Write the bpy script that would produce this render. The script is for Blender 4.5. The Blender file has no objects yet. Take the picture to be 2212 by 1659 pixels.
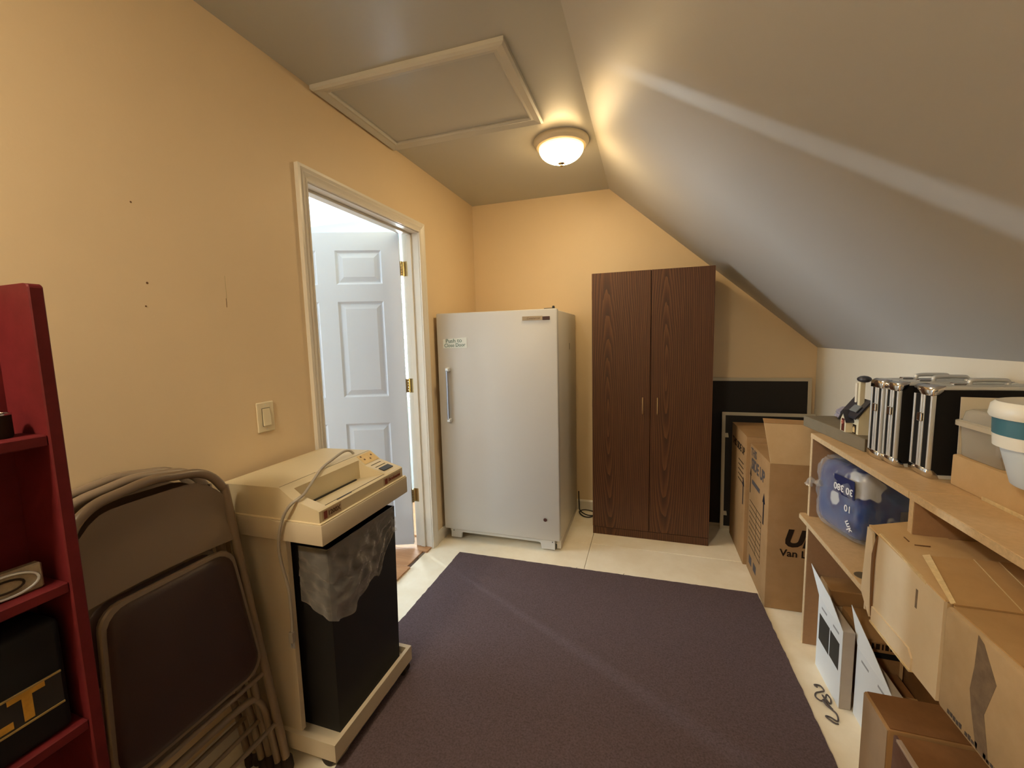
import bpy, bmesh, math, random
from mathutils import Vector, Matrix, noise
random.seed(7)
C = bpy.context.scene.collection
S = bpy.context.scene
PI = math.pi

# ------------------------------------------------------------------ camera
def setup_camera():
    f, yaw, pitch, roll, cx, cz = 910.39, -0.3104, -0.1068, -0.0248, 1.3582, 1.3851
    fw = Vector((math.sin(yaw)*math.cos(pitch), math.cos(yaw)*math.cos(pitch), math.sin(pitch)))
    r0 = Vector((math.cos(yaw), -math.sin(yaw), 0)); u0 = r0.cross(fw)
    c, s = math.cos(roll), math.sin(roll)
    r = c*r0 + s*u0; u = -s*r0 + c*u0
    cam = bpy.data.cameras.new('camera'); cam.sensor_width = 36; cam.lens = f*36/2212
    cam.clip_start = 0.02
    o = bpy.data.objects.new('camera', cam); C.objects.link(o)
    m = Matrix.Identity(4)
    for i in range(3):
        m[i][0] = r[i]; m[i][1] = u[i]; m[i][2] = -fw[i]
    m[0][3], m[1][3], m[2][3] = cx, 0, cz
    o.matrix_world = m
    S.camera = o
setup_camera()

# ------------------------------------------------------------------ world, exposure, daylight
w = bpy.data.worlds.new('world'); S.world = w; w.use_nodes = True
w.node_tree.nodes['Background'].inputs[0].default_value = (0.75, 0.88, 1.0, 1)
w.node_tree.nodes['Background'].inputs[1].default_value = 0.4
S.view_settings.view_transform = 'Standard'
S.view_settings.look = 'None'
S.view_settings.exposure = 0.58
S.view_settings.gamma = 1.0
S.view_settings.use_curve_mapping = False
S.cycles.use_denoising = True
S.cycles.max_bounces = 10
S.cycles.diffuse_bounces = 6
S.cycles.sample_clamp_indirect = 6

def area(name, loc, target, sx, sy, power, col, spread=PI):
    l = bpy.data.lights.new(name, 'AREA'); l.shape = 'RECTANGLE'; l.size = sx; l.size_y = sy
    l.energy = power; l.color = col; l.spread = spread
    o = bpy.data.objects.new(name, l); C.objects.link(o); o.location = loc
    d = Vector(target) - Vector(loc)
    o.rotation_euler = d.to_track_quat('-Z', 'Y').to_euler()
    return o
DAY = (0.78, 0.92, 1.0)
# daylight from the large window of the next room (its pane lies in window_2)
area('window_daylight', (-3.92, 1.15, 1.45), (0, 1.25, 1.2), 1.5, 1.3, 102, DAY)
# added strip light at the next room's far wall, sized for the hinge-gap streak
area('hinge_gap_strip_light', (-1.68, 3.26, 1.77), (-0.13, 2.40, 1.77), 0.07, 0.30, 21, (0.80, 0.95, 1.0), math.radians(90))

LAMP = (0.90, 2.42)
LAMP_COL = (1.0, 0.73, 0.38)

# ------------------------------------------------------------------ materials
def lin(h):
    h = h.lstrip('#'); v = [int(h[i:i+2], 16)/255 for i in (0, 2, 4)]
    return tuple(x/12.92 if x <= 0.04045 else ((x+0.055)/1.055)**2.4 for x in v)
def mat(name, col, rough=0.6, metal=0.0, var=0.0, vscale=8.0, bump=0.0, bscale=60.0, spec=0.5, stretch=(1, 1, 1), col2=None, coat=0.0):
    m = bpy.data.materials.new(name); m.use_nodes = True
    nt = m.node_tree; b = nt.nodes['Principled BSDF']
    if isinstance(col, str): col = lin(col)
    b.inputs['Base Color'].default_value = (*col, 1)
    b.inputs['Roughness'].default_value = rough; b.inputs['Metallic'].default_value = metal
    b.inputs['Specular IOR Level'].default_value = spec
    b.inputs['Coat Weight'].default_value = coat
    tc = nt.nodes.new('ShaderNodeTexCoord'); mp = nt.nodes.new('ShaderNodeMapping')
    mp.inputs['Scale'].default_value = stretch
    nt.links.new(tc.outputs['Object'], mp.inputs['Vector'])
    if var > 0 or col2 is not None:
        n = nt.nodes.new('ShaderNodeTexNoise'); n.inputs['Scale'].default_value = vscale
        n.inputs['Detail'].default_value = 6; n.inputs['Roughness'].default_value = 0.65
        nt.links.new(mp.outputs[0], n.inputs['Vector'])
        r = nt.nodes.new('ShaderNodeValToRGB')
        if col2 is None: c2 = tuple(x*(1-var) for x in col)
        else: c2 = lin(col2) if isinstance(col2, str) else col2
        r.color_ramp.elements[0].position = 0.35; r.color_ramp.elements[1].position = 0.65
        r.color_ramp.elements[0].color = (*c2, 1); r.color_ramp.elements[1].color = (*col, 1)
        nt.links.new(n.outputs['Fac'], r.inputs['Fac']); nt.links.new(r.outputs[0], b.inputs['Base Color'])
    if bump > 0:
        n2 = nt.nodes.new('ShaderNodeTexNoise'); n2.inputs['Scale'].default_value = bscale; n2.inputs['Detail'].default_value = 3
        bp = nt.nodes.new('ShaderNodeBump'); bp.inputs['Strength'].default_value = bump; bp.inputs['Distance'].default_value = 0.002
        nt.links.new(mp.outputs[0], n2.inputs['Vector']); nt.links.new(n2.outputs['Fac'], bp.inputs['Height'])
        nt.links.new(bp.outputs[0], b.inputs['Normal'])
    return m
def emis(name, col, strength):
    m = bpy.data.materials.new(name); m.use_nodes = True; nt = m.node_tree
    nt.nodes.remove(nt.nodes['Principled BSDF'])
    e = nt.nodes.new('ShaderNodeEmission'); e.inputs[0].default_value = (*col, 1); e.inputs[1].default_value = strength
    nt.links.new(e.outputs[0], nt.nodes['Material Output'].inputs[0]); return m
def clear(name, tint, alpha, rough=0.15, edge=0.0):
    """thin clear plastic film: a share of gloss and body colour over see-through, denser where seen along the film"""
    m = bpy.data.materials.new(name); m.use_nodes = True; nt = m.node_tree
    b = nt.nodes['Principled BSDF']; b.inputs['Base Color'].default_value = (*tint, 1)
    b.inputs['Roughness'].default_value = rough; b.inputs['Alpha'].default_value = alpha
    b.inputs['Specular IOR Level'].default_value = 1.0
    if edge:
        lw = nt.nodes.new('ShaderNodeLayerWeight'); lw.inputs[0].default_value = 0.35
        mr = nt.nodes.new('ShaderNodeMapRange'); mr.inputs[3].default_value = alpha; mr.inputs[4].default_value = edge
        nt.links.new(lw.outputs['Facing'], mr.inputs[0]); nt.links.new(mr.outputs[0], b.inputs['Alpha'])
    return m
def wood_grain(name, dark, mid, light, off):
    m = bpy.data.materials.new(name); m.use_nodes = True; nt = m.node_tree; b = nt.nodes['Principled BSDF']
    b.inputs['Roughness'].default_value = 0.48
    tc = nt.nodes.new('ShaderNodeTexCoord'); mp = nt.nodes.new('ShaderNodeMapping')
    mp.inputs['Location'].default_value = off; mp.inputs['Rotation'].default_value = (math.radians(4.6), math.radians(0.4), 0)
    nz = nt.nodes.new('ShaderNodeTexNoise'); nz.inputs['Scale'].default_value = 2.0; nz.inputs['Detail'].default_value = 2
    mp2 = nt.nodes.new('ShaderNodeMapping'); mp2.inputs['Scale'].default_value = (2.0, 2.0, 0.55)
    nt.links.new(tc.outputs['Object'], mp.inputs[0]); nt.links.new(tc.outputs['Object'], mp2.inputs[0]); nt.links.new(mp2.outputs[0], nz.inputs['Vector'])
    sc = nt.nodes.new('ShaderNodeVectorMath'); sc.operation = 'MULTIPLY_ADD'
    sc.inputs[1].default_value = (0.060, 0.040, 0.0)
    nt.links.new(nz.outputs['Color'], sc.inputs[0]); nt.links.new(mp.outputs[0], sc.inputs[2])
    sep = nt.nodes.new('ShaderNodeSeparateXYZ'); nt.links.new(sc.outputs[0], sep.inputs[0])
    comb = nt.nodes.new('ShaderNodeCombineXYZ'); nt.links.new(sep.outputs[0], comb.inputs[0]); nt.links.new(sep.outputs[1], comb.inputs[1])
    wv = nt.nodes.new('ShaderNodeTexWave'); wv.wave_type = 'RINGS'; wv.rings_direction = 'SPHERICAL'; wv.wave_profile = 'SAW'
    wv.inputs['Scale'].default_value = 27; wv.inputs['Distortion'].default_value = 1.6; wv.inputs['Detail'].default_value = 3
    wv.inputs['Detail Scale'].default_value = 2.0
    nt.links.new(comb.outputs[0], wv.inputs['Vector'])
    fine = nt.nodes.new('ShaderNodeTexNoise'); fine.inputs['Scale'].default_value = 14; fine.inputs['Detail'].default_value = 5
    mp3 = nt.nodes.new('ShaderNodeMapping'); mp3.inputs['Scale'].default_value = (9, 9, 0.22)
    nt.links.new(tc.outputs['Object'], mp3.inputs[0]); nt.links.new(mp3.outputs[0], fine.inputs['Vector'])
    mx = nt.nodes.new('ShaderNodeMix'); mx.data_type = 'FLOAT'; mx.inputs[0].default_value = 0.52
    nt.links.new(wv.outputs['Fac'], mx.inputs[2]); nt.links.new(fine.outputs['Fac'], mx.inputs[3])
    r = nt.nodes.new('ShaderNodeValToRGB'); e = r.color_ramp.elements
    e[0].position = 0.22; e[0].color = (*lin(dark), 1); e[1].position = 0.80; e[1].color = (*lin(light), 1)
    k = e.new(0.48); k.color = (*lin(mid), 1)
    nt.links.new(mx.outputs[0], r.inputs[0]); nt.links.new(r.outputs[0], b.inputs['Base Color'])
    return m

WALL_PAINT = mat('cream_wall_paint', (0.74, 0.59, 0.385), 0.5, var=0.03, vscale=1.5, bump=0.12, bscale=90, spec=0.35)
KNEE_PAINT = mat('off_white_paint', (0.72, 0.67, 0.56), 0.55, var=0.03, vscale=2, bump=0.12, bscale=90, spec=0.3)
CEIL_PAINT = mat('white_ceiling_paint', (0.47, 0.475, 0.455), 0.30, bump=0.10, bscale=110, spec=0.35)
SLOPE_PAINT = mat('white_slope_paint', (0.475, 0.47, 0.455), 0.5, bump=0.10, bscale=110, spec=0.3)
TRIM_W = mat('white_trim_enamel', (0.72, 0.69, 0.62), 0.35, bump=0.03)
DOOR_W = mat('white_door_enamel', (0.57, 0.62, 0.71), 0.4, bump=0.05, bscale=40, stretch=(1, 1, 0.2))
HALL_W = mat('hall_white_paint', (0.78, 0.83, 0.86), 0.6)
PLY = mat('pale_plywood', (0.93, 0.87, 0.73), 0.6, var=0.0, vscale=3.2, bump=0.1, bscale=30, col2=(0.83, 0.745, 0.58))
LAMINATE = mat('oak_laminate', (0.50, 0.27, 0.13), 0.35, vscale=4, stretch=(1, 9, 1), col2=(0.40, 0.20, 0.09))
CARPET = mat('plum_carpet', (0.140, 0.103, 0.116), 1.0, vscale=150, bump=0.9, bscale=420, spec=0.1, col2=(0.085, 0.062, 0.069))
CARPET_EDGE = mat('carpet_edge_fibre', (0.03, 0.02, 0.024), 1.0)
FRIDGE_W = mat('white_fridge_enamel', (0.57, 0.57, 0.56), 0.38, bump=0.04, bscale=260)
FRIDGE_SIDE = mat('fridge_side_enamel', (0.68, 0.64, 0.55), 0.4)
GASKET = mat('grey_gasket', (0.30, 0.27, 0.22), 0.7)
CHROME = mat('chrome', (0.75, 0.75, 0.76), 0.12, 1.0)
STEEL = mat('brushed_aluminium', (0.66, 0.69, 0.72), 0.34, 0.45)
BRASS = mat('brass', (0.46, 0.34, 0.16), 0.25, 1.0)
DARK = mat('dark_plastic', (0.015, 0.014, 0.013), 0.5)
BLACK = mat('black_vinyl', (0.008, 0.008, 0.009), 0.75, spec=0.25)
BIN_BLACK = mat('black_bin_plastic', (0.012, 0.012, 0.012), 0.5, spec=0.3)
BROWN_P = mat('brown_plug', (0.06, 0.02, 0.015), 0.5)
SHRED = mat('beige_machine_plastic', (0.62, 0.54, 0.37), 0.5, bump=0.06, bscale=300)
SHRED_D = mat('beige_machine_plastic_lower', (0.55, 0.48, 0.36), 0.55, bump=0.06, bscale=300)
STICK_Y = mat('yellowed_sticker', (0.72, 0.52, 0.24), 0.5, vscale=30, var=0.15)
RED_INK = mat('dull_red_ink', (0.20, 0.03, 0.015), 0.6)
BRN_INK = mat('brown_ink', (0.10, 0.045, 0.015), 0.6)
PANEL_EDGE = mat('groove_shadow_gap', (0.10, 0.085, 0.055), 0.8)
CORD_G = mat('grey_cord', (0.36, 0.33, 0.28), 0.45)
BAG_FILM = clear('clear_bag_film', (0.62, 0.59, 0.55), 0.09, 0.08, 0.75)
RED = mat('red_paint', (0.125, 0.010, 0.013), 0.65, vscale=9, bump=0.25, bscale=25, spec=0.25, col2=(0.085, 0.006, 0.007))
CHAIR_M = mat('taupe_chair_enamel', (0.22, 0.165, 0.115), 0.30, bump=0.03)
CHAIR_V = mat('brown_seat_vinyl', (0.040, 0.019, 0.015), 0.45, bump=0.15, bscale=200)
RUBBER = mat('dark_rubber', (0.02, 0.012, 0.01), 0.7)
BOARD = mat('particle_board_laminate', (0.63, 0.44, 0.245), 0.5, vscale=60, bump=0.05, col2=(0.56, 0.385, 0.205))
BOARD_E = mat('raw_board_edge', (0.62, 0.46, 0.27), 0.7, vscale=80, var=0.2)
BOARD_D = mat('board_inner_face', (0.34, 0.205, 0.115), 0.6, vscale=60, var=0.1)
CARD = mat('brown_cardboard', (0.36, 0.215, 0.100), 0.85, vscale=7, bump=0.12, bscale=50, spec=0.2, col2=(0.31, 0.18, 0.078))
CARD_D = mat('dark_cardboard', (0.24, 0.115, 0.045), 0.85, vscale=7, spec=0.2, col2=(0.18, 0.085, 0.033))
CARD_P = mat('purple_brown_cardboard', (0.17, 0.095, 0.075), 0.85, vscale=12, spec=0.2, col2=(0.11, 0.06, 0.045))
CARD_L = mat('pale_cardboard', (0.66, 0.56, 0.41), 0.85, vscale=5, bump=0.08, spec=0.2, col2=(0.61, 0.50, 0.35))
CARD_T = mat('tan_cardboard', (0.60, 0.425, 0.235), 0.85, vscale=6, bump=0.10, spec=0.2, col2=(0.53, 0.365, 0.19))
CARD_C = mat('worn_grey_tan_cardboard', (0.50, 0.375, 0.235), 0.85, vscale=6, bump=0.10, spec=0.2, col2=(0.43, 0.315, 0.185))
CARD_E = mat('cut_cardboard_edge', (0.68, 0.53, 0.30), 0.9, vscale=60, var=0.2)
SCUFF = mat('grey_scuff', (0.20, 0.145, 0.10), 0.95, vscale=40, col2=(0.14, 0.10, 0.07))
INK = mat('blue_black_ink', (0.018, 0.017, 0.025), 0.9, spec=0.1)
INK_G = mat('grey_blue_ink', (0.085, 0.075, 0.075), 0.9, spec=0.1)
INK_B = mat('black_print', (0.026, 0.016, 0.010), 0.9, spec=0.1)
WHITE_P = mat('white_printed_card', (0.72, 0.76, 0.80), 0.55)
KRAFT_G = mat('grey_beige_card', (0.42, 0.37, 0.32), 0.8, vscale=10, var=0.08)
GREY_INK = mat('grey_print', (0.30, 0.31, 0.33), 0.7)
BLK_SQ = mat('dark_print_square', (0.028, 0.028, 0.026), 0.6)
MESHSCR = mat('dark_screen_mesh', (0.014, 0.012, 0.011), 0.8, vscale=200, var=0.3)
SCR_FR = mat('painted_screen_frame', (0.50, 0.46, 0.36), 0.4)
OLIVE = mat('olive_grey_box', (0.19, 0.155, 0.10), 0.7, vscale=20, var=0.1)
OLIVE_D = mat('dark_olive_end', (0.10, 0.075, 0.045), 0.7)
ROOF = mat('slate_glaze', (0.035, 0.035, 0.045), 0.3)
CREAM = mat('cream_glaze', (0.72, 0.66, 0.48), 0.35)
REDBR = mat('red_brown_glaze', (0.10, 0.02, 0.015), 0.4)
SLATE = mat('grey_blue_glaze', (0.17, 0.19, 0.21), 0.4)
PINK = mat('pink_glaze', (0.55, 0.20, 0.17), 0.5)
TUB_C = clear('frosted_tub_plastic', (0.66, 0.66, 0.64), 0.30, 0.15, 0.70)
TUB_RIM = clear('tub_rim_plastic', (0.70, 0.66, 0.56), 0.75, 0.3)
PAIL_W = mat('white_pail_plastic', (0.78, 0.76, 0.68), 0.4)
PAIL_B = mat('bluish_pail_plastic', (0.62, 0.70, 0.76), 0.4)
TEAL = mat('teal_band', (0.045, 0.15, 0.20), 0.4)
NAVY = mat('navy_print', (0.012, 0.018, 0.085), 0.35)
FILM_W = clear('wrap_film', (0.75, 0.76, 0.80), 0.03, 0.06, 0.42)
CRUMPLE = mat('crumpled_grey_lilac_bag', (0.42, 0.39, 0.44), 0.3, vscale=30, col2=(0.20, 0.18, 0.24))
PAPER = mat('white_paper', (0.78, 0.84, 0.82), 0.7)
GREEN_INK = mat('green_pencil_ink', (0.06, 0.17, 0.15), 0.8)
WOOD_L = wood_grain('walnut_laminate_left', '#38200f', '#4a2915', '#6a4426', (0.235, 0.215, 0.0))
YEL = mat('yellow_print', (0.52, 0.27, 0.03), 0.7, vscale=60, var=0.25)
SWITCH = mat('ivory_switch_plastic', (0.74, 0.66, 0.47), 0.35)
GLASSY = mat('pressed_glass', (0.34, 0.28, 0.20), 0.15, vscale=40, var=0.4)
LAMP_PAN = mat('cream_lamp_pan', (0.70, 0.62, 0.46), 0.35)
STRING = mat('dark_string', (0.10, 0.085, 0.085), 0.9)
MARK = mat('wall_nail_mark', (0.16, 0.08, 0.03), 0.9)
DRYWALL = mat('bare_patch', (0.52, 0.42, 0.25), 0.8)

def wrapper_material():
    """blue printed wrapper with white torn-looking areas"""
    m = bpy.data.materials.new('blue_white_wrapper'); m.use_nodes = True; nt = m.node_tree; b = nt.nodes['Principled BSDF']
    b.inputs['Roughness'].default_value = 0.25
    tc = nt.nodes.new('ShaderNodeTexCoord'); n = nt.nodes.new('ShaderNodeTexNoise'); n.inputs['Scale'].default_value = 9; n.inputs['Detail'].default_value = 2
    nt.links.new(tc.outputs['Object'], n.inputs['Vector'])
    sp = nt.nodes.new('ShaderNodeSeparateXYZ'); nt.links.new(tc.outputs['Object'], sp.inputs[0])
    ma = nt.nodes.new('ShaderNodeMath'); ma.operation = 'MULTIPLY_ADD'; ma.inputs[1].default_value = 0.75; ma.inputs[2].default_value = -0.115
    nt.links.new(sp.outputs[2], ma.inputs[0])
    ad = nt.nodes.new('ShaderNodeMath'); ad.operation = 'ADD'; nt.links.new(ma.outputs[0], ad.inputs[0]); nt.links.new(n.outputs['Fac'], ad.inputs[1])
    r = nt.nodes.new('ShaderNodeValToRGB'); r.color_ramp.interpolation = 'EASE'; e = r.color_ramp.elements
    e[0].position = 0.585; e[0].color = (0.010, 0.022, 0.13, 1); e[1].position = 0.625; e[1].color = (0.50, 0.52, 0.55, 1)
    k = e.new(0.42); k.color = (0.012, 0.050, 0.20, 1)
    nt.links.new(ad.outputs[0], r.inputs[0]); nt.links.new(r.outputs[0], b.inputs['Base Color'])
    return m
WRAP = wrapper_material()

# ------------------------------------------------------------------ mesh helpers
def rootof(o):
    while o.parent: o = o.parent
    return o
def finish(name, bm, m, parent=None, loc=None, smooth=None):
    base = Vector(loc) if loc else (rootof(parent).location.copy() if parent else Vector((0, 0, 0)))
    if base.length: bmesh.ops.translate(bm, verts=bm.verts, vec=-base)
    bmesh.ops.recalc_face_normals(bm, faces=bm.faces)
    me = bpy.data.meshes.new(name); bm.to_mesh(me); bm.free()
    if m:
        for x in (m if isinstance(m, (list, tuple)) else [m]): me.materials.append(x)
    if smooth is not None:
        for p in me.polygons: p.use_smooth = True
        me.set_sharp_from_angle(angle=math.radians(smooth))
    o = bpy.data.objects.new(name, me); C.objects.link(o)
    if parent: o.parent = parent
    elif loc: o.location = loc
    return o
def tag(o, label=None, cat=None, group=None, kind=None):
    if label: o['label'] = label
    if cat: o['category'] = cat
    if group: o['group'] = group
    if kind: o['kind'] = kind
    return o
def thing(name, loc, label, cat, group=None):
    o = bpy.data.objects.new(name, None); o.empty_display_size = 0.05; C.objects.link(o); o.location = loc
    return tag(o, label, cat, group)
def struct(name, bm, m, parent=None):
    return tag(finish(name, bm, m, parent), kind='structure')
def add_hexa(bm, pts):
    """8 points: bottom ring 4, top ring 4"""
    v = [bm.verts.new(p) for p in pts]
    fs = [bm.faces.new([v[i] for i in q]) for q in ((3, 2, 1, 0), (4, 5, 6, 7), (0, 1, 5, 4), (1, 2, 6, 5), (2, 3, 7, 6), (3, 0, 4, 7))]
    return v, fs
def add_box(bm, x0, x1, y0, y1, z0, z1, bev=0.0, seg=1):
    v, fs = add_hexa(bm, [(x0, y0, z0), (x1, y0, z0), (x1, y1, z0), (x0, y1, z0), (x0, y0, z1), (x1, y0, z1), (x1, y1, z1), (x0, y1, z1)])
    if bev > 0:
        es = list({e for f in fs for e in f.edges})
        bmesh.ops.bevel(bm, geom=es, offset=bev, segments=seg, affect='EDGES', profile=0.5)
    return v
def box(x0, x1, y0, y1, z0, z1, bev=0.0, seg=1):
    bm = bmesh.new(); add_box(bm, x0, x1, y0, y1, z0, z1, bev, seg); return bm
def hexa(pts, bev=0.0, seg=1):
    bm = bmesh.new(); v, fs = add_hexa(bm, pts)
    if bev: bmesh.ops.bevel(bm, geom=list({e for f in fs for e in f.edges}), offset=bev, segments=seg, affect='EDGES', profile=0.5)
    return bm
def add_prism(bm, prof, fn, bev=0.0):
    """prof: list of 2-D points; fn(p, k) -> 3-D for k = 0, 1"""
    a = [bm.verts.new(fn(p, 0)) for p in prof]; b = [bm.verts.new(fn(p, 1)) for p in prof]
    n = len(prof); fs = [bm.faces.new(a[::-1]), bm.faces.new(b)]
    for i in range(n): fs.append(bm.faces.new([a[i], a[(i+1) % n], b[(i+1) % n], b[i]]))
    if bev: bmesh.ops.bevel(bm, geom=list({e for f in fs for e in f.edges}), offset=bev, segments=1, affect='EDGES')
    return fs
def prism_y(prof, y0, y1, bev=0.0):
    bm = bmesh.new(); add_prism(bm, prof, lambda p, k: (p[0], (y0, y1)[k], p[1]), bev); return bm
def prism_x(prof, x0, x1, bev=0.0):
    bm = bmesh.new(); add_prism(bm, prof, lambda p, k: ((x0, x1)[k], p[0], p[1]), bev); return bm
def prism_z(prof, z0, z1, bev=0.0):
    bm = bmesh.new(); add_prism(bm, prof, lambda p, k: (p[0], p[1], (z0, z1)[k]), bev); return bm
def smooth_pts(pts, n=6):
    P = [Vector(p) for p in pts]; out = []
    for i in range(len(P)-1):
        p0 = P[max(i-1, 0)]; p1 = P[i]; p2 = P[i+1]; p3 = P[min(i+2, len(P)-1)]
        for k in range(n):
            t = k/n
            out.append(0.5*((2*p1) + (-p0+p2)*t + (2*p0-5*p1+4*p2-p3)*t*t + (-p0+3*p1-3*p2+p3)*t**3))
    out.append(P[-1]); return out
def add_tube(bm, pts, r, sides=8, closed=False):
    P = [Vector(p) for p in pts]; n = len(P); rings = []; up = None
    for i in range(n):
        if closed: t = (P[(i+1) % n] - P[i-1]).normalized()
        else: t = (P[min(i+1, n-1)] - P[max(i-1, 0)]).normalized()
        if up is None:
            up = Vector((0, 0, 1)) if abs(t.z) < 0.9 else Vector((1, 0, 0))
        a = t.cross(up)
        if a.length < 1e-6: a = t.orthogonal()
        a.normalize(); b = a.cross(t).normalized(); up = b
        rr = r[i] if isinstance(r, (list, tuple)) else r
        rings.append([bm.verts.new(P[i] + rr*(math.cos(2*PI*k/sides)*a + math.sin(2*PI*k/sides)*b)) for k in range(sides)])
    m = n if closed else n-1
    for i in range(m):
        A, B = rings[i], rings[(i+1) % n]
        for k in range(sides): bm.faces.new([A[k], A[(k+1) % sides], B[(k+1) % sides], B[k]])
    if not closed:
        bm.faces.new(rings[0][::-1]); bm.faces.new(rings[-1])
def tube(pts, r, sides=8, closed=False):
    bm = bmesh.new(); add_tube(bm, pts, r, sides, closed); return bm
def add_lathe(bm, prof, center, n=32, axis='z'):
    """prof: (radius, height) list; closed with caps where the radius is above zero"""
    cx, cy, cz = center; rings = []
    for r, h in prof:
        if r < 1e-6: rings.append([bm.verts.new((cx, cy, cz+h))])
        else: rings.append([bm.verts.new((cx+r*math.cos(2*PI*k/n), cy+r*math.sin(2*PI*k/n), cz+h)) for k in range(n)])
    for A, B in zip(rings, rings[1:]):
        if len(A) == 1 and len(B) == 1: continue
        for k in range(n):
            q = [A[k % len(A)], A[(k+1) % len(A)], B[(k+1) % len(B)], B[k % len(B)]]
            u = []
            for v in q:
                if v not in u: u.append(v)
            bm.faces.new(u)
    if len(rings[0]) > 1: bm.faces.new(rings[0][::-1])
    if len(rings[-1]) > 1: bm.faces.new(rings[-1])
def lathe(prof, center, n=32):
    bm = bmesh.new(); add_lathe(bm, prof, center, n); return bm
def frame_m(o, ux, uy):
    ux = Vector(ux).normalized(); uy = Vector(uy).normalized(); n = ux.cross(uy).normalized()
    m = Matrix.Identity(4)
    for i in range(3): m[i][0] = ux[i]; m[i][1] = uy[i]; m[i][2] = n[i]; m[i][3] = o[i]
    return m
def text_bm(s, size, o, ux, uy, bold=0.0, shear=0.0, sx=1.0, depth=0.0004, align='CENTER'):
    cu = bpy.data.curves.new('text', 'FONT'); cu.body = s; cu.size = size; cu.extrude = depth
    cu.align_x = align; cu.align_y = 'CENTER'; cu.offset = bold; cu.shear = shear; cu.resolution_u = 3
    ob = bpy.data.objects.new('text', cu); me = bpy.data.meshes.new_from_object(ob)
    bm = bmesh.new(); bm.from_mesh(me)
    bmesh.ops.transform(bm, matrix=frame_m(o, ux, uy) @ Matrix.Diagonal((sx, 1, 1, 1)), verts=bm.verts)
    bpy.data.objects.remove(ob); bpy.data.curves.remove(cu); bpy.data.meshes.remove(me)
    return bm
def quad_slab(p, t):
    """thin slab from four corner points, thickness t along the normal"""
    P = [Vector(q) for q in p]; n = (P[1]-P[0]).cross(P[-1]-P[0]).normalized()*t
    bm = bmesh.new(); a = [bm.verts.new(q) for q in P]; b = [bm.verts.new(q+n) for q in P]; k = len(P)
    bm.faces.new(a[::-1]); bm.faces.new(b)
    for i in range(k): bm.faces.new([a[i], a[(i+1) % k], b[(i+1) % k], b[i]])
    return bm
def copy_tree(o, parent=None):
    c = o.copy(); C.objects.link(c)
    if parent: c.parent = parent
    for ch in list(o.children): copy_tree(ch, c)
    return c

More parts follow.
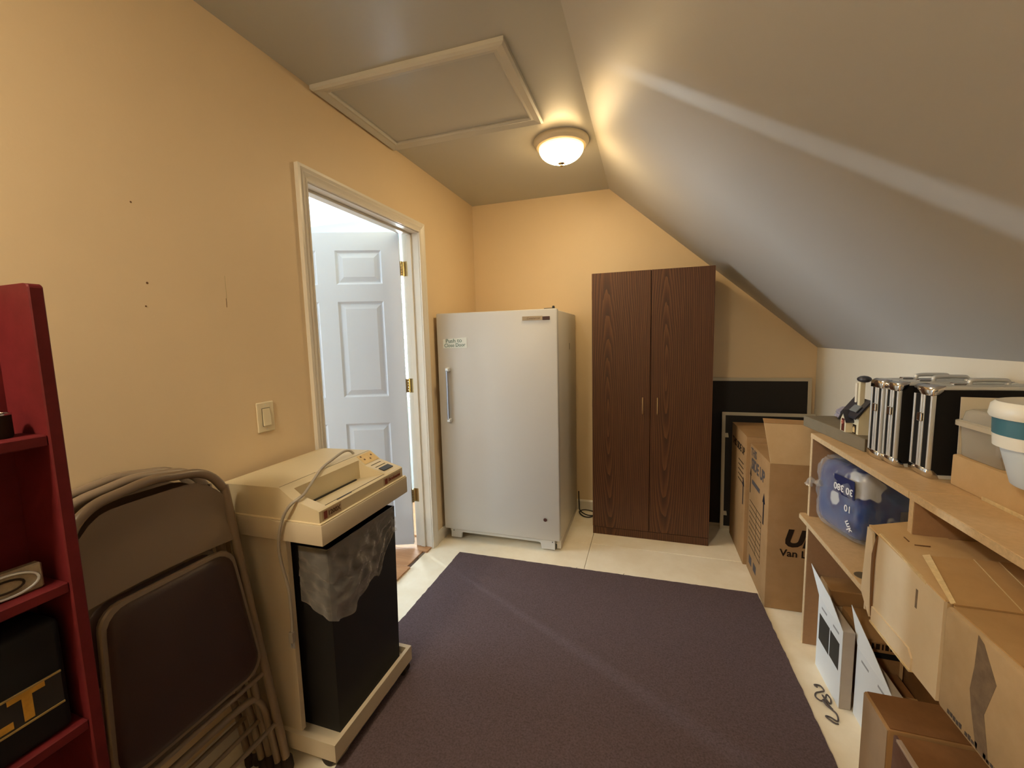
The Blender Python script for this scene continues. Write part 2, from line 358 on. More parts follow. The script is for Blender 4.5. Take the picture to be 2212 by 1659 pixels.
# ================================================================== ROOM SHELL
D, H, XR, XK, ZK = 3.2946, 2.4596, 1.085, 2.4402, 1.2779
Y0 = -1.3                      # the room goes on behind the camera
DY0, DY1, DH = 1.487, 2.400, 2.060   # door opening in the left wall
WT = 0.112                     # wall thickness
def build_shell():
    fl = struct('floor', box(-0.02, XK+0.1, Y0-0.1, D+0.1, -0.10, -0.014), BOARD_D)
    xs = [-0.02, 0.005, 1.012, 2.23, XK+0.1]
    ys = [Y0-0.1, 0.30, 2.735, D+0.1]
    for i in range(1, len(xs)-1):
        for j in range(len(ys)-1):
            x0 = -0.02 if i == 1 else xs[i]
            finish('plywood_sheet', box(x0+0.0012, xs[i+1]-0.0012, ys[j]+0.0012, ys[j+1]-0.0012, -0.014, 0, 0.0012), PLY, fl)
    bm = bmesh.new()
    add_box(bm, -WT, 0, Y0-0.1, DY0, -0.1, H+0.1)
    add_box(bm, -WT, 0, DY1, D+0.1, -0.1, H+0.1)
    add_box(bm, -WT, 0, DY0, DY1, DH, H+0.1)
    struct('wall_left', bm, [WALL_PAINT])
    prof = [(0, -0.1), (XK, -0.1), (XK, ZK), (XR, H), (0, H)]
    struct('wall_back', prism_y(prof, D, D+0.1), WALL_PAINT)
    struct('wall_front', prism_y(prof, Y0-0.1, Y0), WALL_PAINT)
    struct('wall_right', box(XK, XK+0.1, Y0-0.1, D+0.1, -0.1, ZK+0.05), KNEE_PAINT)
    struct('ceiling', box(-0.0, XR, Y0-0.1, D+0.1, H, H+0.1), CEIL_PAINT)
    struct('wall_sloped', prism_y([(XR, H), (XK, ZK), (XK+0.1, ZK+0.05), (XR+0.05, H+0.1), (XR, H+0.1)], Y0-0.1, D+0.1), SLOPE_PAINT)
    # next room
    f2 = struct('floor.001', box(-4.2, -WT+0.0, -0.6, D+0.2, -0.10, -0.004), BOARD_D)
    pl = 0.192
    y = -0.55; k = 0
    while y < 3.3:
        y1 = min(y+pl, D)
        inside = y1 > DY0+0.005 and y < DY1-0.005
        ya, yb = y, y1
        if inside:
            xe = 0.0 + (-0.005 if y > 2.2 else -0.034 if y > 2.0 else -0.012 if k % 2 else -0.040)
            ya2, yb2 = max(ya, DY0+0.004), min(yb, DY1-0.004)
            finish('laminate_plank', box(-2.0, xe, ya2+0.0006, yb2-0.0006, 0.0005, 0.011, 0.001), LAMINATE, f2)
            finish('laminate_plank', box(-4.0, -2.003, ya+0.0006, yb-0.0006, -0.004, 0.011, 0.001), LAMINATE, f2)
        else:
            finish('laminate_plank', box(-4.0, -WT-0.003, ya+0.0006, yb-0.0006, -0.004, 0.011, 0.001), LAMINATE, f2)
        y += pl; k += 1
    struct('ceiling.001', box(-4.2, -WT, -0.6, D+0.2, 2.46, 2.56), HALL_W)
    # far wall of the next room with a window opening right behind the hinge gap
    bm = bmesh.new()
    W0, W1, Z0, Z1 = -0.92, -0.42, 0.85, 1.90
    add_box(bm, -4.2, W0, D, D+0.1, 0, 2.46); add_box(bm, W1, -WT, D, D+0.1, 0, 2.46)
    add_box(bm, W0, W1, D, D+0.1, 0, Z0); add_box(bm, W0, W1, D, D+0.1, Z1, 2.46)
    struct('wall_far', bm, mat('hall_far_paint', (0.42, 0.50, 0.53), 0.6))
    wn = bpy.data.objects.new('window_1', None); C.objects.link(wn); tag(wn, kind='structure'); wn.location = ((W0+W1)/2, D, Z0)
    bm = bmesh.new()
    add_box(bm, W0-0.05, W0+0.02, D-0.015, D+0.05, Z0-0.05, Z1+0.05, 0.004); add_box(bm, W1-0.02, W1+0.05, D-0.015, D+0.05, Z0-0.05, Z1+0.05, 0.004)
    add_box(bm, W0+0.02, W1-0.02, D-0.015, D+0.05, Z1-0.02, Z1+0.05, 0.004); add_box(bm, W0+0.02, W1-0.02, D-0.02, D+0.05, Z0-0.05, Z0+0.02, 0.004)
    finish('window_frame', bm, TRIM_W, wn)
    finish('pane', box(W0+0.02, W1-0.02, D+0.03, D+0.036, Z0+0.02, Z1-0.02), emis('bright_daylit_pane', (0.80, 0.94, 1.0), 30.0), wn)
    # frame added around the strip light above; the wall behind has no opening
    w3 = bpy.data.objects.new('strip_light_frame', None); C.objects.link(w3); tag(w3, kind='structure'); w3.location = (-1.68, D, 1.60)
    bm = bmesh.new()
    add_box(bm, -1.76, -1.725, D-0.028, D, 1.58, 1.96, 0.003); add_box(bm, -1.635, -1.60, D-0.028, D, 1.58, 1.96, 0.003)
    add_box(bm, -1.725, -1.635, D-0.028, D, 1.58, 1.612, 0.003); add_box(bm, -1.725, -1.635, D-0.028, D, 1.928, 1.96, 0.003)
    finish('window_frame', bm, TRIM_W, w3)  # surround of the added strip light, no window behind it
    # left wall of the next room with the large window
    bm = bmesh.new()
    A0, A1, B0, B1 = 0.35, 1.95, 0.75, 2.15
    add_box(bm, -4.2, -4.0, -0.6, A0, 0, 2.46); add_box(bm, -4.2, -4.0, A1, D+0.1, 0, 2.46)
    add_box(bm, -4.2, -4.0, A0, A1, 0, B0); add_box(bm, -4.2, -4.0, A0, A1, B1, 2.46)
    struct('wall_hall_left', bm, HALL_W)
    struct('wall_hall_front', box(-4.2, -WT, -0.7, -0.6, 0, 2.46), HALL_W)
    w2 = bpy.data.objects.new('window_2', None); C.objects.link(w2); tag(w2, kind='structure'); w2.location = (-4.0, (A0+A1)/2, B0)
    bm = bmesh.new()
    add_box(bm, -4.06, -3.98, A0, A0+0.06, B0, B1); add_box(bm, -4.06, -3.98, A1-0.06, A1, B0, B1)
    add_box(bm, -4.06, -3.98, A0+0.06, A1-0.06, B0, B0+0.06); add_box(bm, -4.06, -3.98, A0+0.06, A1-0.06, B1-0.06, B1)
    finish('window_frame', bm, TRIM_W, w2)
    finish('pane', box(-4.05, -4.044, A0+0.06, A1-0.06, B0+0.06, B1-0.06), emis('daylit_pane', (0.78, 0.92, 1.0), 2.0), w2)
    # baseboards
    bp = [(0, 0), (0.012, 0), (0.012, 0.07), (0.006, 0.082), (0, 0.082)]
    struct('baseboard_left', prism_y(bp, DY1+0.062, D), TRIM_W)
    struct('baseboard_left.001', prism_y(bp, Y0, DY0-0.062), TRIM_W)
    struct('baseboard_back', prism_x([(D, 0), (D-0.012, 0), (D-0.012, 0.07), (D-0.006, 0.082), (D, 0.082)], 0.012, XK), TRIM_W)
build_shell()

# ------------------------------------------------------------------ door, casing
CAS = [(0.0, 0.0), (0.0, 0.011), (0.009, 0.013), (0.014, 0.010), (0.022, 0.012), (0.030, 0.017), (0.036, 0.014), (0.046, 0.019), (0.057, 0.019), (0.057, 0.0)]  # (across from the inner edge, out of the wall)
def build_door():
    t = bpy.data.objects.new('trim_1', None); C.objects.link(t); tag(t, kind='structure'); t.location = (0, DY0, 0)
    a, b, h = DY0+0.004, DY1-0.004, DH-0.004
    def mitre(pts_fn, name):
        bm = bmesh.new(); add_prism(bm, CAS, pts_fn); finish(name, bm, TRIM_W, t, smooth=25)
    mitre(lambda p, k: (p[1], a-p[0], (0, h+p[0])[k]), 'casing_board')
    mitre(lambda p, k: (p[1], b+p[0], (0, h+p[0])[k]), 'casing_board')
    mitre(lambda p, k: (p[1], (a-p[0], b+p[0])[k], h+p[0]), 'casing_board')
    bm = bmesh.new()
    add_box(bm, -WT-0.004, 0.002, DY0-0.002, DY0+0.006, 0.0, DH); finish('jamb', bm, TRIM_W, t)
    bm = bmesh.new(); add_box(bm, -WT-0.004, 0.002, DY1-0.006, DY1+0.002, 0.0, DH); finish('jamb', bm, TRIM_W, t)
    finish('head_jamb', box(-WT-0.004, 0.002, DY0+0.006, DY1-0.006, DH-0.008, DH+0.002), TRIM_W, t)
    bm = bmesh.new()
    add_box(bm, -0.076, -0.045, DY1-0.018, DY1-0.006, 0.012, DH-0.008, 0.002)
    finish('door_stop', bm, TRIM_W, t)
    finish('door_stop', box(-0.076, -0.045, DY0+0.006, DY0+0.018, 0.012, DH-0.008, 0.002), TRIM_W, t)
    finish('door_stop', box(-0.076, -0.045, DY0+0.018, DY1-0.018, DH-0.020, DH-0.008, 0.002), TRIM_W, t)
    # leaf: local s along the leaf from the hinge, n towards the store room, z
    P0 = Vector((-0.110, 2.348, 0)); d = Vector((-0.934, -0.357, 0)).normalized(); n = Vector((0.357, -0.934, 0)).normalized()
    th, wd, z0, z1 = 0.035, 0.895, 0.040, 2.058
    def L(s, q, z): return P0 + s*d + q*n + Vector((0, 0, z))
    r = bpy.data.objects.new('door_1', None); C.objects.link(r); tag(r, kind='structure'); r.location = P0
    cols = [(0.11, 0.39), (0.505, 0.785)]; rows = [(0.235, 0.868), (1.04, 1.64), (1.745, 1.95)]
    # stiles, rails and mullion as one leaf with six recesses
    bm = bmesh.new()
    def lb(s0, s1, za, zb, q0=-th, q1=0.0, bev=0.0):
        add_hexa(bm, [L(s0, q1, za), L(s1, q1, za), L(s1, q0, za), L(s0, q0, za), L(s0, q1, zb), L(s1, q1, zb), L(s1, q0, zb), L(s0, q0, zb)])
    lb(0, cols[0][0], z0, z1); lb(cols[0][1], cols[1][0], z0, z1); lb(cols[1][1], wd, z0, z1)
    for c in cols:
        zs = [z0] + [v for rr in rows for v in rr] + [z1]
        for i in range(0, len(zs), 2): lb(c[0], c[1], zs[i], zs[i+1])
    finish('leaf', bm, DOOR_W, r)
    for c in cols:
        for rr in rows:
            bm = bmesh.new()
            # sunk moulding slope then raised field
            def ring(i, q): return [L(c[0]+i, q, rr[0]+i), L(c[1]-i, q, rr[0]+i), L(c[1]-i, q, rr[1]-i), L(c[0]+i, q, rr[1]-i)]
            rs = [ring(0.0, -0.0005), ring(0.012, -0.010), ring(0.018, -0.010), ring(0.045, -0.002)]
            vs = [[bm.verts.new(p) for p in q] for q in rs]
            for A, B in zip(vs, vs[1:]):
                for k in range(4): bm.faces.new([A[k], A[(k+1) % 4], B[(k+1) % 4], B[k]])
            bm.faces.new(vs[-1])
            back = [bm.verts.new(p) for p in ring(0.0, -th+0.004)]
            for k in range(4): bm.faces.new([vs[0][k], back[k], back[(k+1) % 4], vs[0][(k+1) % 4]])
            bm.faces.new(back[::-1])
            finish('door_panel', bm, DOOR_W, r)
    for z in (1.84, 1.10, 0.365):
        h0 = None
        px, py = -0.134, 2.380
        bm = bmesh.new()
        for k in range(5):
            zz = z-0.045+k*0.018
            add_lathe(bm, [(0.0065, 0.0), (0.0078, 0.001), (0.0078, 0.0165), (0.0065, 0.0175)], (px+0.021, py-0.007, zz), 10)
        kn = finish('hinge', bm, BRASS, r, smooth=40)
        finish('hinge_plate', box(px+0.018, px+0.070, DY1-0.009, DY1-0.006, z-0.045, z+0.045), BRASS, kn)
build_door()

# ------------------------------------------------------------------ small fixtures
def build_hatch():
    x0, x1, y0, y1 = 0.006, 0.862, 1.545, 2.165
    z = H
    r = thing('attic_hatch', ((x0+x1)/2, (y0+y1)/2, z), 'white framed attic access hatch in the flat ceiling beside the lamp', 'hatch')
    w = 0.058
    pr = [(0, 0), (0, -0.016), (0.010, -0.022), (0.022, -0.019), (0.040, -0.014), (0.050, -0.016), (w, -0.010), (w, 0)]
    def side(fn):
        bm = bmesh.new(); add_prism(bm, pr, fn); finish('moulding', bm, CEIL_TRIM, r, smooth=25)
    side(lambda p, k: ((x0+p[0], x1-p[0])[k], y0+p[0], z+p[1]))
    side(lambda p, k: ((x0+p[0], x1-p[0])[k], y1-p[0], z+p[1]))
    side(lambda p, k: (x0+p[0], (y0+p[0], y1-p[0])[k], z+p[1]))
    side(lambda p, k: (x1-p[0], (y0+p[0], y1-p[0])[k], z+p[1]))
    finish('panel', box(x0+w+0.002, x1-w-0.002, y0+w+0.002, y1-w-0.002, z-0.004, z), CEIL_PAINT, r)
CEIL_TRIM = mat('hatch_trim_enamel', (0.54, 0.53, 0.48), 0.32)
build_hatch()

def build_lamp():
    cx, cy = LAMP
    r = thing('ceiling_lamp', (cx, cy, H), 'round flush ceiling lamp with a glowing glass bowl and cream rim', 'lamp')
    finish('rim_pan', lathe([(0.150, 0.0), (0.152, -0.010), (0.146, -0.022), (0.138, -0.028), (0.136, -0.034), (0.131, -0.037), (0.0, -0.037)], (cx, cy, H), 48), LAMP_PAN, r, smooth=40)
    m = bpy.data.materials.new('glowing_alabaster_glass'); m.use_nodes = True; nt = m.node_tree
    nt.nodes.remove(nt.nodes['Principled BSDF'])
    e = nt.nodes.new('ShaderNodeEmission'); tc = nt.nodes.new('ShaderNodeTexCoord'); sp = nt.nodes.new('ShaderNodeSeparateXYZ')
    nt.links.new(tc.outputs['Object'], sp.inputs[0])
    mr = nt.nodes.new('ShaderNodeMapRange'); mr.inputs[1].default_value = -0.045; mr.inputs[2].default_value = -0.100
    mr.inputs[3].default_value = 3.0; mr.inputs[4].default_value = LAMP_E
    nt.links.new(sp.outputs[2], mr.inputs[0]); nt.links.new(mr.outputs[0], e.inputs[1])
    e.inputs[0].default_value = (*LAMP_COL, 1)
    m2 = nt.nodes.new('ShaderNodeMapRange'); m2.inputs[1].default_value = -0.045; m2.inputs[2].default_value = -0.085
    cr = nt.nodes.new('ShaderNodeValToRGB'); cr.color_ramp.elements[0].color = (1.0, 0.58, 0.18, 1); cr.color_ramp.elements[1].color = (*LAMP_COL, 1)
    nt.links.new(sp.outputs[2], m2.inputs[0]); nt.links.new(m2.outputs[0], cr.inputs[0]); nt.links.new(cr.outputs[0], e.inputs[0])
    nt.links.new(e.outputs[0], nt.nodes['Material Output'].inputs[0])
    prof = [(0.123, -0.036)] + [(0.123*math.cos(a), -0.038-0.078*math.sin(a)) for a in [i*PI/2/12 for i in range(12)]] + [(0.0, -0.116)]
    finish('glass_bowl', lathe(prof, (cx, cy, H), 48), m, r, smooth=60)
    finish('finial', lathe([(0.0, -0.113), (0.017, -0.114), (0.019, -0.119), (0.010, -0.123), (0.008, -0.128), (0.010, -0.132), (0.0, -0.138)], (cx, cy, H), 16), BRASS, r, smooth=50)
    # light of the bulbs escaping over the rim on to the slope
    for (x, y, z, t, e_, ang) in ((cx+0.06, cy-0.155, H-0.050, (1.27, 1.45, 2.27), 0.5, 34), (cx+0.13, cy-0.09, H-0.075, (1.36, 2.28, 2.20), 0.05, 60)):
        l = bpy.data.lights.new('lamp_leak', 'SPOT'); l.energy = e_; l.color = (1.0, 0.56, 0.17); l.spot_size = math.radians(ang); l.spot_blend = 1.0; l.shadow_soft_size = 0.02
        o = bpy.data.objects.new('lamp_leak', l); C.objects.link(o); o.location = (x, y, z)
        o.rotation_euler = (Vector(t)-Vector((x, y, z))).to_track_quat('-Z', 'Y').to_euler()
LAMP_E = 58.0
build_lamp()
def second_lamp():
    # the same fitting again, further back in the room behind the camera
    c = copy_tree(bpy.data.objects['ceiling_lamp']); c.location = (0.44, -0.50, H)
    c['label'] = 'second round flush ceiling lamp, at the rear of the room behind the camera'
    for o in c.children:
        if o.name.startswith('glass_bowl'):
            me = o.data.copy(); m = me.materials[0].copy(); me.materials[0] = m; o.data = me
            for n in m.node_tree.nodes:
                if n.type == 'MAP_RANGE': n.inputs[4].default_value = 225.0 if abs(n.inputs[2].default_value+0.100) < 1e-4 else n.inputs[4].default_value
                if n.type == 'VALTORGB': n.color_ramp.elements[1].color = (1.0, 0.86, 0.62, 1)
second_lamp()

def build_switch():
    y0, y1, z0, z1 = 1.163, 1.236, 1.062, 1.174
    r = thing('light_switch', (0, (y0+y1)/2, z0), 'ivory rocker light switch on the left wall beside the doorway', 'switch')
    finish('plate', box(0, 0.006, y0, y1, z0, z1, 0.003, 2), SWITCH, r)
    finish('switch_frame', box(0.006, 0.0075, y0+0.019, y1-0.019, z0+0.022, z1-0.022, 0.0006), PANEL_EDGE, r)
    ym = (y0+y1)/2; 
    finish('rocker', hexa([(0.006, ym-0.0155, z0+0.024), (0.013, ym-0.0155, z0+0.024), (0.013, ym+0.0155, z0+0.024), (0.006, ym+0.0155, z0+0.024), (0.006, ym-0.0155, z1-0.024), (0.0085, ym-0.0155, z1-0.024), (0.0085, ym+0.0155, z1-0.024), (0.006, ym+0.0155, z1-0.024)]), SWITCH, r)
    for z in (z0+0.010, z1-0.010):
        bm = bmesh.new(); add_hexa(bm, [(0.006, ym-0.003, z-0.001), (0.0068, ym-0.003, z-0.001), (0.0068, ym+0.003, z-0.001), (0.006, ym+0.003, z-0.001), (0.006, ym-0.003, z+0.001), (0.0068, ym-0.003, z+0.001), (0.0068, ym+0.003, z+0.001), (0.006, ym+0.003, z+0.001)])
        finish('screw', bm, STEEL, r)
build_switch()

def wall_marks():
    wl = bpy.data.objects['wall_left']
    for (y, z, q) in ((0.836, 1.786, 0.0026), (0.854, 1.569, 0.0034), (0.844, 1.503, 0.0026)):
        bm = bmesh.new(); add_lathe(bm, [(q, 0), (q*0.8, 0.0008), (0, 0.0008)], (0, 0, 0), 10)
        bmesh.ops.transform(bm, matrix=Matrix.Translation((0, y, z)) @ Matrix.Rotation(PI/2, 4, 'Y'), verts=bm.verts)
        finish('nail_hole', bm, MARK, wl)
    finish('scratch', box(0, 0.0006, 1.0885, 1.0900, 1.515, 1.545), MARK, wl)
    finish('scratch', box(0, 0.0004, 1.0905, 1.0925, 1.545, 1.62), DRYWALL, wl)
wall_marks()

# ================================================================== RUG
def build_rug():
    bm = bmesh.new()
    edge = []
    def run(a, b, step=0.02):
        a = Vector(a); b = Vector(b); k = max(1, int((b-a).length/step))
        for i in range(k): edge.append(a + (b-a)*i/k)
    pts = [(0.205, 2.388), (1.930, 2.395), (1.950, 1.45), (1.944, 1.34), (1.944, 0.40), (1.944, -0.60), (0.40, -0.60), (0.40, 0.60), (0.398, 0.99), (0.394, 1.440), (0.203, 1.448)]
    for a, b in zip(pts, pts[1:]+pts[:1]): run(a, b)
    jit = []
    for p in edge:
        q = noise.noise(Vector((p.x*31, p.y*31, 0)))*0.0035 + random.uniform(-0.0012, 0.0012)
        jit.append((p.x+q, p.y+q*0.8))
    add_prism(bm, jit, lambda p, k: (p[0], p[1], (0.0005, 0.008)[k]))
    o = finish('rug', bm, [CARPET], None, loc=(1.2, 1.0, 0))
    tag(o, 'plum brown carpet remnant with ragged edges lying on the plywood floor', 'rug')
    # loose threads at the back and right edge
    for (x, y, a, l) in ((1.946, 1.40, 0.1, 0.03), (1.944, 1.37, 0.4, 0.025), (1.24, 2.394, 1.3, 0.018), (0.97, 2.392, 1.8, 0.012)):
        z = 0.006
        bm = tube(smooth_pts([(x-0.012*math.cos(a), y-0.012*math.sin(a), z), (x+l*0.5*math.cos(a), y+l*0.5*math.sin(a)+0.006, z-0.003), (x+l*math.cos(a), y+l*math.sin(a), 0.0025)], 3), 0.0012, 5)
        finish('loose_thread', bm, CARPET_EDGE, o)
build_rug()

# ================================================================== FRIDGE
def build_fridge():
    x0, x1, yf, yb, zt = 0.0205, 0.839, 2.547, 3.266, 1.563
    r = thing('upright_freezer', ((x0+x1)/2, (yf+yb)/2, 0), 'tall white upright freezer with one door between doorway and wardrobe', 'freezer')
    finish('body', box(x0+0.012, x1-0.004, yf+0.055, yb, 0.030, zt-0.006, 0.010, 2), FRIDGE_SIDE, r, smooth=40)
    finish('gasket', box(x0+0.020, x1-0.012, yf+0.042, yf+0.056, 0.095, zt-0.012), GASKET, r)
    d = finish('door', box(x0, x1, yf, yf+0.043, 0.078, zt, 0.009, 2), FRIDGE_W, r, smooth=40)
    # bar handle
    hx = 0.098
    hd = finish('handle', box(hx-0.006, hx+0.010, yf-0.036, yf-0.024, 0.855, 1.190, 0.004, 2), mat('dark_chrome', (0.30, 0.31, 0.36), 0.2, 0.9), d)
    finish('handle_foot', box(hx-0.010, hx+0.016, yf-0.036, yf+0.001, 0.840, 0.866, 0.004), STEEL, d)
    finish('handle_foot', box(hx-0.010, hx+0.016, yf-0.036, yf+0.001, 1.180, 1.205, 0.004), STEEL, d)
    finish('badge', box(0.619, 0.748, yf-0.004, yf+0.001, 1.496, 1.521, 0.001), mat('champagne_badge', (0.33, 0.27, 0.19), 0.35, 0.5), d)
    finish('badge_end', box(0.749, 0.794, yf-0.004, yf+0.001, 1.495, 1.517, 0.001), BROWN_P, d)
    finish('badge_lettering', text_bm('Commercial', 0.017, (0.690, yf-0.0042, 1.508), (1, 0, 0), (0, 0, 1), shear=0.3), BRN_INK, d)
    bm = bmesh.new(); add_lathe(bm, [(0.0, 0.0), (0.011, 0.0), (0.012, 0.002), (0.010, 0.005), (0.0, 0.006)], (0, 0, 0), 20)
    bmesh.ops.transform(bm, matrix=Matrix.Translation((0.744, yf, 0.217)) @ Matrix.Rotation(PI/2, 4, 'X'), verts=bm.verts)
    finish('lock', bm, BROWN_P, d, smooth=40)
    finish('top_hinge', box(x1-0.085, x1-0.018, yf+0.012, yf+0.075, zt-0.004, zt+0.004, 0.002), DARK, r)
    finish('hinge_pin', lathe([(0.008, 0), (0.008, 0.012), (0.004, 0.016), (0, 0.016)], (x1-0.028, yf+0.028, zt+0.002), 12), DARK, r)
    # kick frame with two legs
    prof = [(x0+0.040, 0.012), (x0+0.115, 0.012), (x0+0.120, 0.048), (x0+0.130, 0.054), (0.690, 0.054), (0.705, 0.048), (0.712, 0.010), (0.800, 0.010), (0.800, 0.080), (x0+0.040, 0.080)]
    finish('kick_frame', prism_y(prof, yf+0.020, yf+0.040), FRIDGE_W, r)
    for x in (x0+0.078, 0.756):
        finish('levelling_foot', lathe([(0.016, 0), (0.016, 0.008), (0.007, 0.010), (0.007, 0.034), (0, 0.034)], (x, yf+0.070, 0), 14), DARK, r)
        finish('levelling_foot', lathe([(0.016, 0), (0.016, 0.008), (0.007, 0.010), (0.007, 0.034), (0, 0.034)], (x, yb-0.08, 0), 14), DARK, r)
    for x in (x0+0.060, 0.785):
        finish('screw', box(x-0.003, x+0.003, yf+0.0185, yf+0.0205, 0.058, 0.064), DARK, r)
    finish('side_corner_post', box(x1-0.030, x1-0.002, yf+0.044, yf+0.070, 0.010, 0.086, 0.003), FRIDGE_SIDE, r)
    finish('side_skirt', box(x1-0.020, x1-0.0045, yf+0.070, yb-0.01, 0.004, 0.034), FRIDGE_SIDE, r)
    # chipped spot high on the side
    finish('chip', box(x1-0.0045, x1-0.0035, 2.98, 2.995, 1.30, 1.345), DARK, r)
    # note
    n = thing('paper_note', (0.153, yf, 1.335), 'small paper note with green handwriting stuck on the freezer door', 'note')
    bm = quad_slab([(0.068, yf-0.001, 1.334), (0.239, yf-0.001, 1.334), (0.2385, yf-0.003, 1.402), (0.068, yf-0.001, 1.393)], 0.0006)
    finish('sheet', bm, PAPER, n)
    finish('handwriting', text_bm('Push to', 0.037, (0.146, yf-0.0035, 1.381), (1, 0, 0.03), (0, 0, 1), sx=1.05), GREEN_INK, n)
    finish('handwriting', text_bm('Close Door', 0.033, (0.152, yf-0.0030, 1.352), (1, 0, 0.03), (0, 0, 1), sx=0.95), GREEN_INK, n)
build_fridge()

def build_cable():
    pts = [(0.850, 3.262, 0.16), (0.853, 3.258, 0.06), (0.865, 3.235, 0.012), (0.93, 3.175, 0.006), (0.990, 3.19, 0.006), (0.985, 3.245, 0.007), (0.90, 3.262, 0.010), (0.862, 3.21, 0.013), (0.90, 3.15, 0.006), (0.950, 3.14, 0.006), (0.982, 3.19, 0.006), (0.988, 3.24, 0.006), (1.03, 3.266, 0.006)]
    o = finish('power_cord', tube(smooth_pts(pts, 6), 0.0045, 8), DARK, None, loc=(0.92, 3.2, 0), smooth=60)
    tag(o, 'black power cord looped on the floor between freezer and wardrobe', 'cord')
build_cable()

# ================================================================== WARDROBE
def build_wardrobe():
    x0, x1, yf, yb, zt = 1.006, 1.756, 2.890, 3.225, 1.802
    r = thing('wardrobe', ((x0+x1)/2, (yf+yb)/2, 0), 'tall dark walnut laminate wardrobe with two doors against back wall', 'wardrobe')
    side = mat('dark_walnut_side', '#2e170c', 0.5, vscale=3, stretch=(8, 8, 0.4), col2='#241107')
    W2 = wood_grain('walnut_laminate_right', '#38200f', '#4a2915', '#6a4426', (-0.135, 0.235, 0.0))
    bm = bmesh.new()
    add_box(bm, x0+0.002, x0+0.018, yf+0.018, yb, 0, zt-0.016); finish('side_panel', bm, side, r)
    finish('side_panel', box(x1-0.018, x1-0.002, yf+0.018, yb, 0, zt-0.016), side, r)
    finish('top_panel', box(x0+0.002, x1-0.002, yf+0.018, yb, zt-0.016, zt), side, r)
    finish('back_panel', box(x0+0.018, x1-0.018, yb-0.006, yb, 0.05, zt-0.016), side, r)
    finish('bottom_panel', box(x0+0.018, x1-0.018, yf+0.020, yb-0.006, 0.046, 0.060), side, r)
    finish('plinth', box(x0+0.001, x1-0.001, yf+0.004, yf+0.018, 0.0, 0.052, 0.001), WOOD_L, r)
    xm = 1.383
    for (a, b, m, hx) in ((x0, xm-0.0018, WOOD_L, 1.3355), (xm+0.0018, x1, W2, 1.4285)):
        d = finish('door', box(a, b, yf, yf+0.016, 0.056, zt-0.001, 0.001), m, r)
        hb = tube(smooth_pts([(hx, yf+0.001, 0.868), (hx, yf-0.016, 0.876), (hx, yf-0.019, 0.922), (hx, yf-0.016, 0.968), (hx, yf+0.001, 0.976)], 5), 0.0042, 8)
        finish('handle', hb, mat('tarnished_brass', (0.45, 0.30, 0.15), 0.35, 0.7), d, smooth=60)
    for (x, z) in ((x0-0.002, 1.66), (x1-0.006, 1.66), (x0-0.002, 0.93), (x1-0.006, 0.93)):
        finish('hinge', box(x, x+0.008, yf+0.010, yf+0.030, z-0.03, z+0.03, 0.003), DARK, r)
build_wardrobe()

# ================================================================== WINDOW SCREENS
def build_screens():
    def screen(x0, x1, y, tilt, h, label, tabs, name):
        r = thing(name, ((x0+x1)/2, y, 0), label, 'screen', 'insect screens against the back wall')
        def T(x, q, z): return (x, y+q+z*tilt, z)
        fw = 0.022
        def bar(a0, a1, b0, b1):
            bm = bmesh.new()
            add_hexa(bm, [T(a0, 0, b0), T(a1, 0, b0), T(a1, 0.009, b0), T(a0, 0.009, b0), T(a0, 0, b1), T(a1, 0, b1), T(a1, 0.009, b1), T(a0, 0.009, b1)])
            finish('frame_bar', bm, SCR_FR, r)
        bar(x0, x0+fw, 0, h); bar(x1-fw, x1, 0, h); bar(x0+fw, x1-fw, 0, fw); bar(x0+fw, x1-fw, h-fw, h)
        bm = bmesh.new()
        add_hexa(bm, [T(x0+fw, 0.004, fw), T(x1-fw, 0.004, fw), T(x1-fw, 0.0055, fw), T(x0+fw, 0.0055, fw), T(x0+fw, 0.004, h-fw), T(x1-fw, 0.004, h-fw), T(x1-fw, 0.0055, h-fw), T(x0+fw, 0.0055, h-fw)])
        finish('mesh_panel', bm, MESHSCR, r)
        for z in tabs:
            bm = bmesh.new(); add_hexa(bm, [T(x0+fw, -0.002, z), T(x0+fw+0.022, -0.002, z), T(x0+fw+0.022, 0.003, z), T(x0+fw, 0.003, z), T(x0+fw, -0.002, z+0.03), T(x0+fw+0.018, -0.002, z+0.03), T(x0+fw+0.018, 0.003, z+0.03), T(x0+fw, 0.003, z+0.03)])
            finish('pull_tab', bm, SCR_FR, r)
    screen(1.30, 2.413, 3.232, 0.040, 1.075, 'large dark insect screen behind the wardrobe, the taller of the two', (), 'window_screen')
    screen(1.868, 2.428, 3.195, 0.040, 0.838, 'smaller dark insect screen standing in front of the taller screen', (0.66, 0.10), 'window_screen')
build_screens()

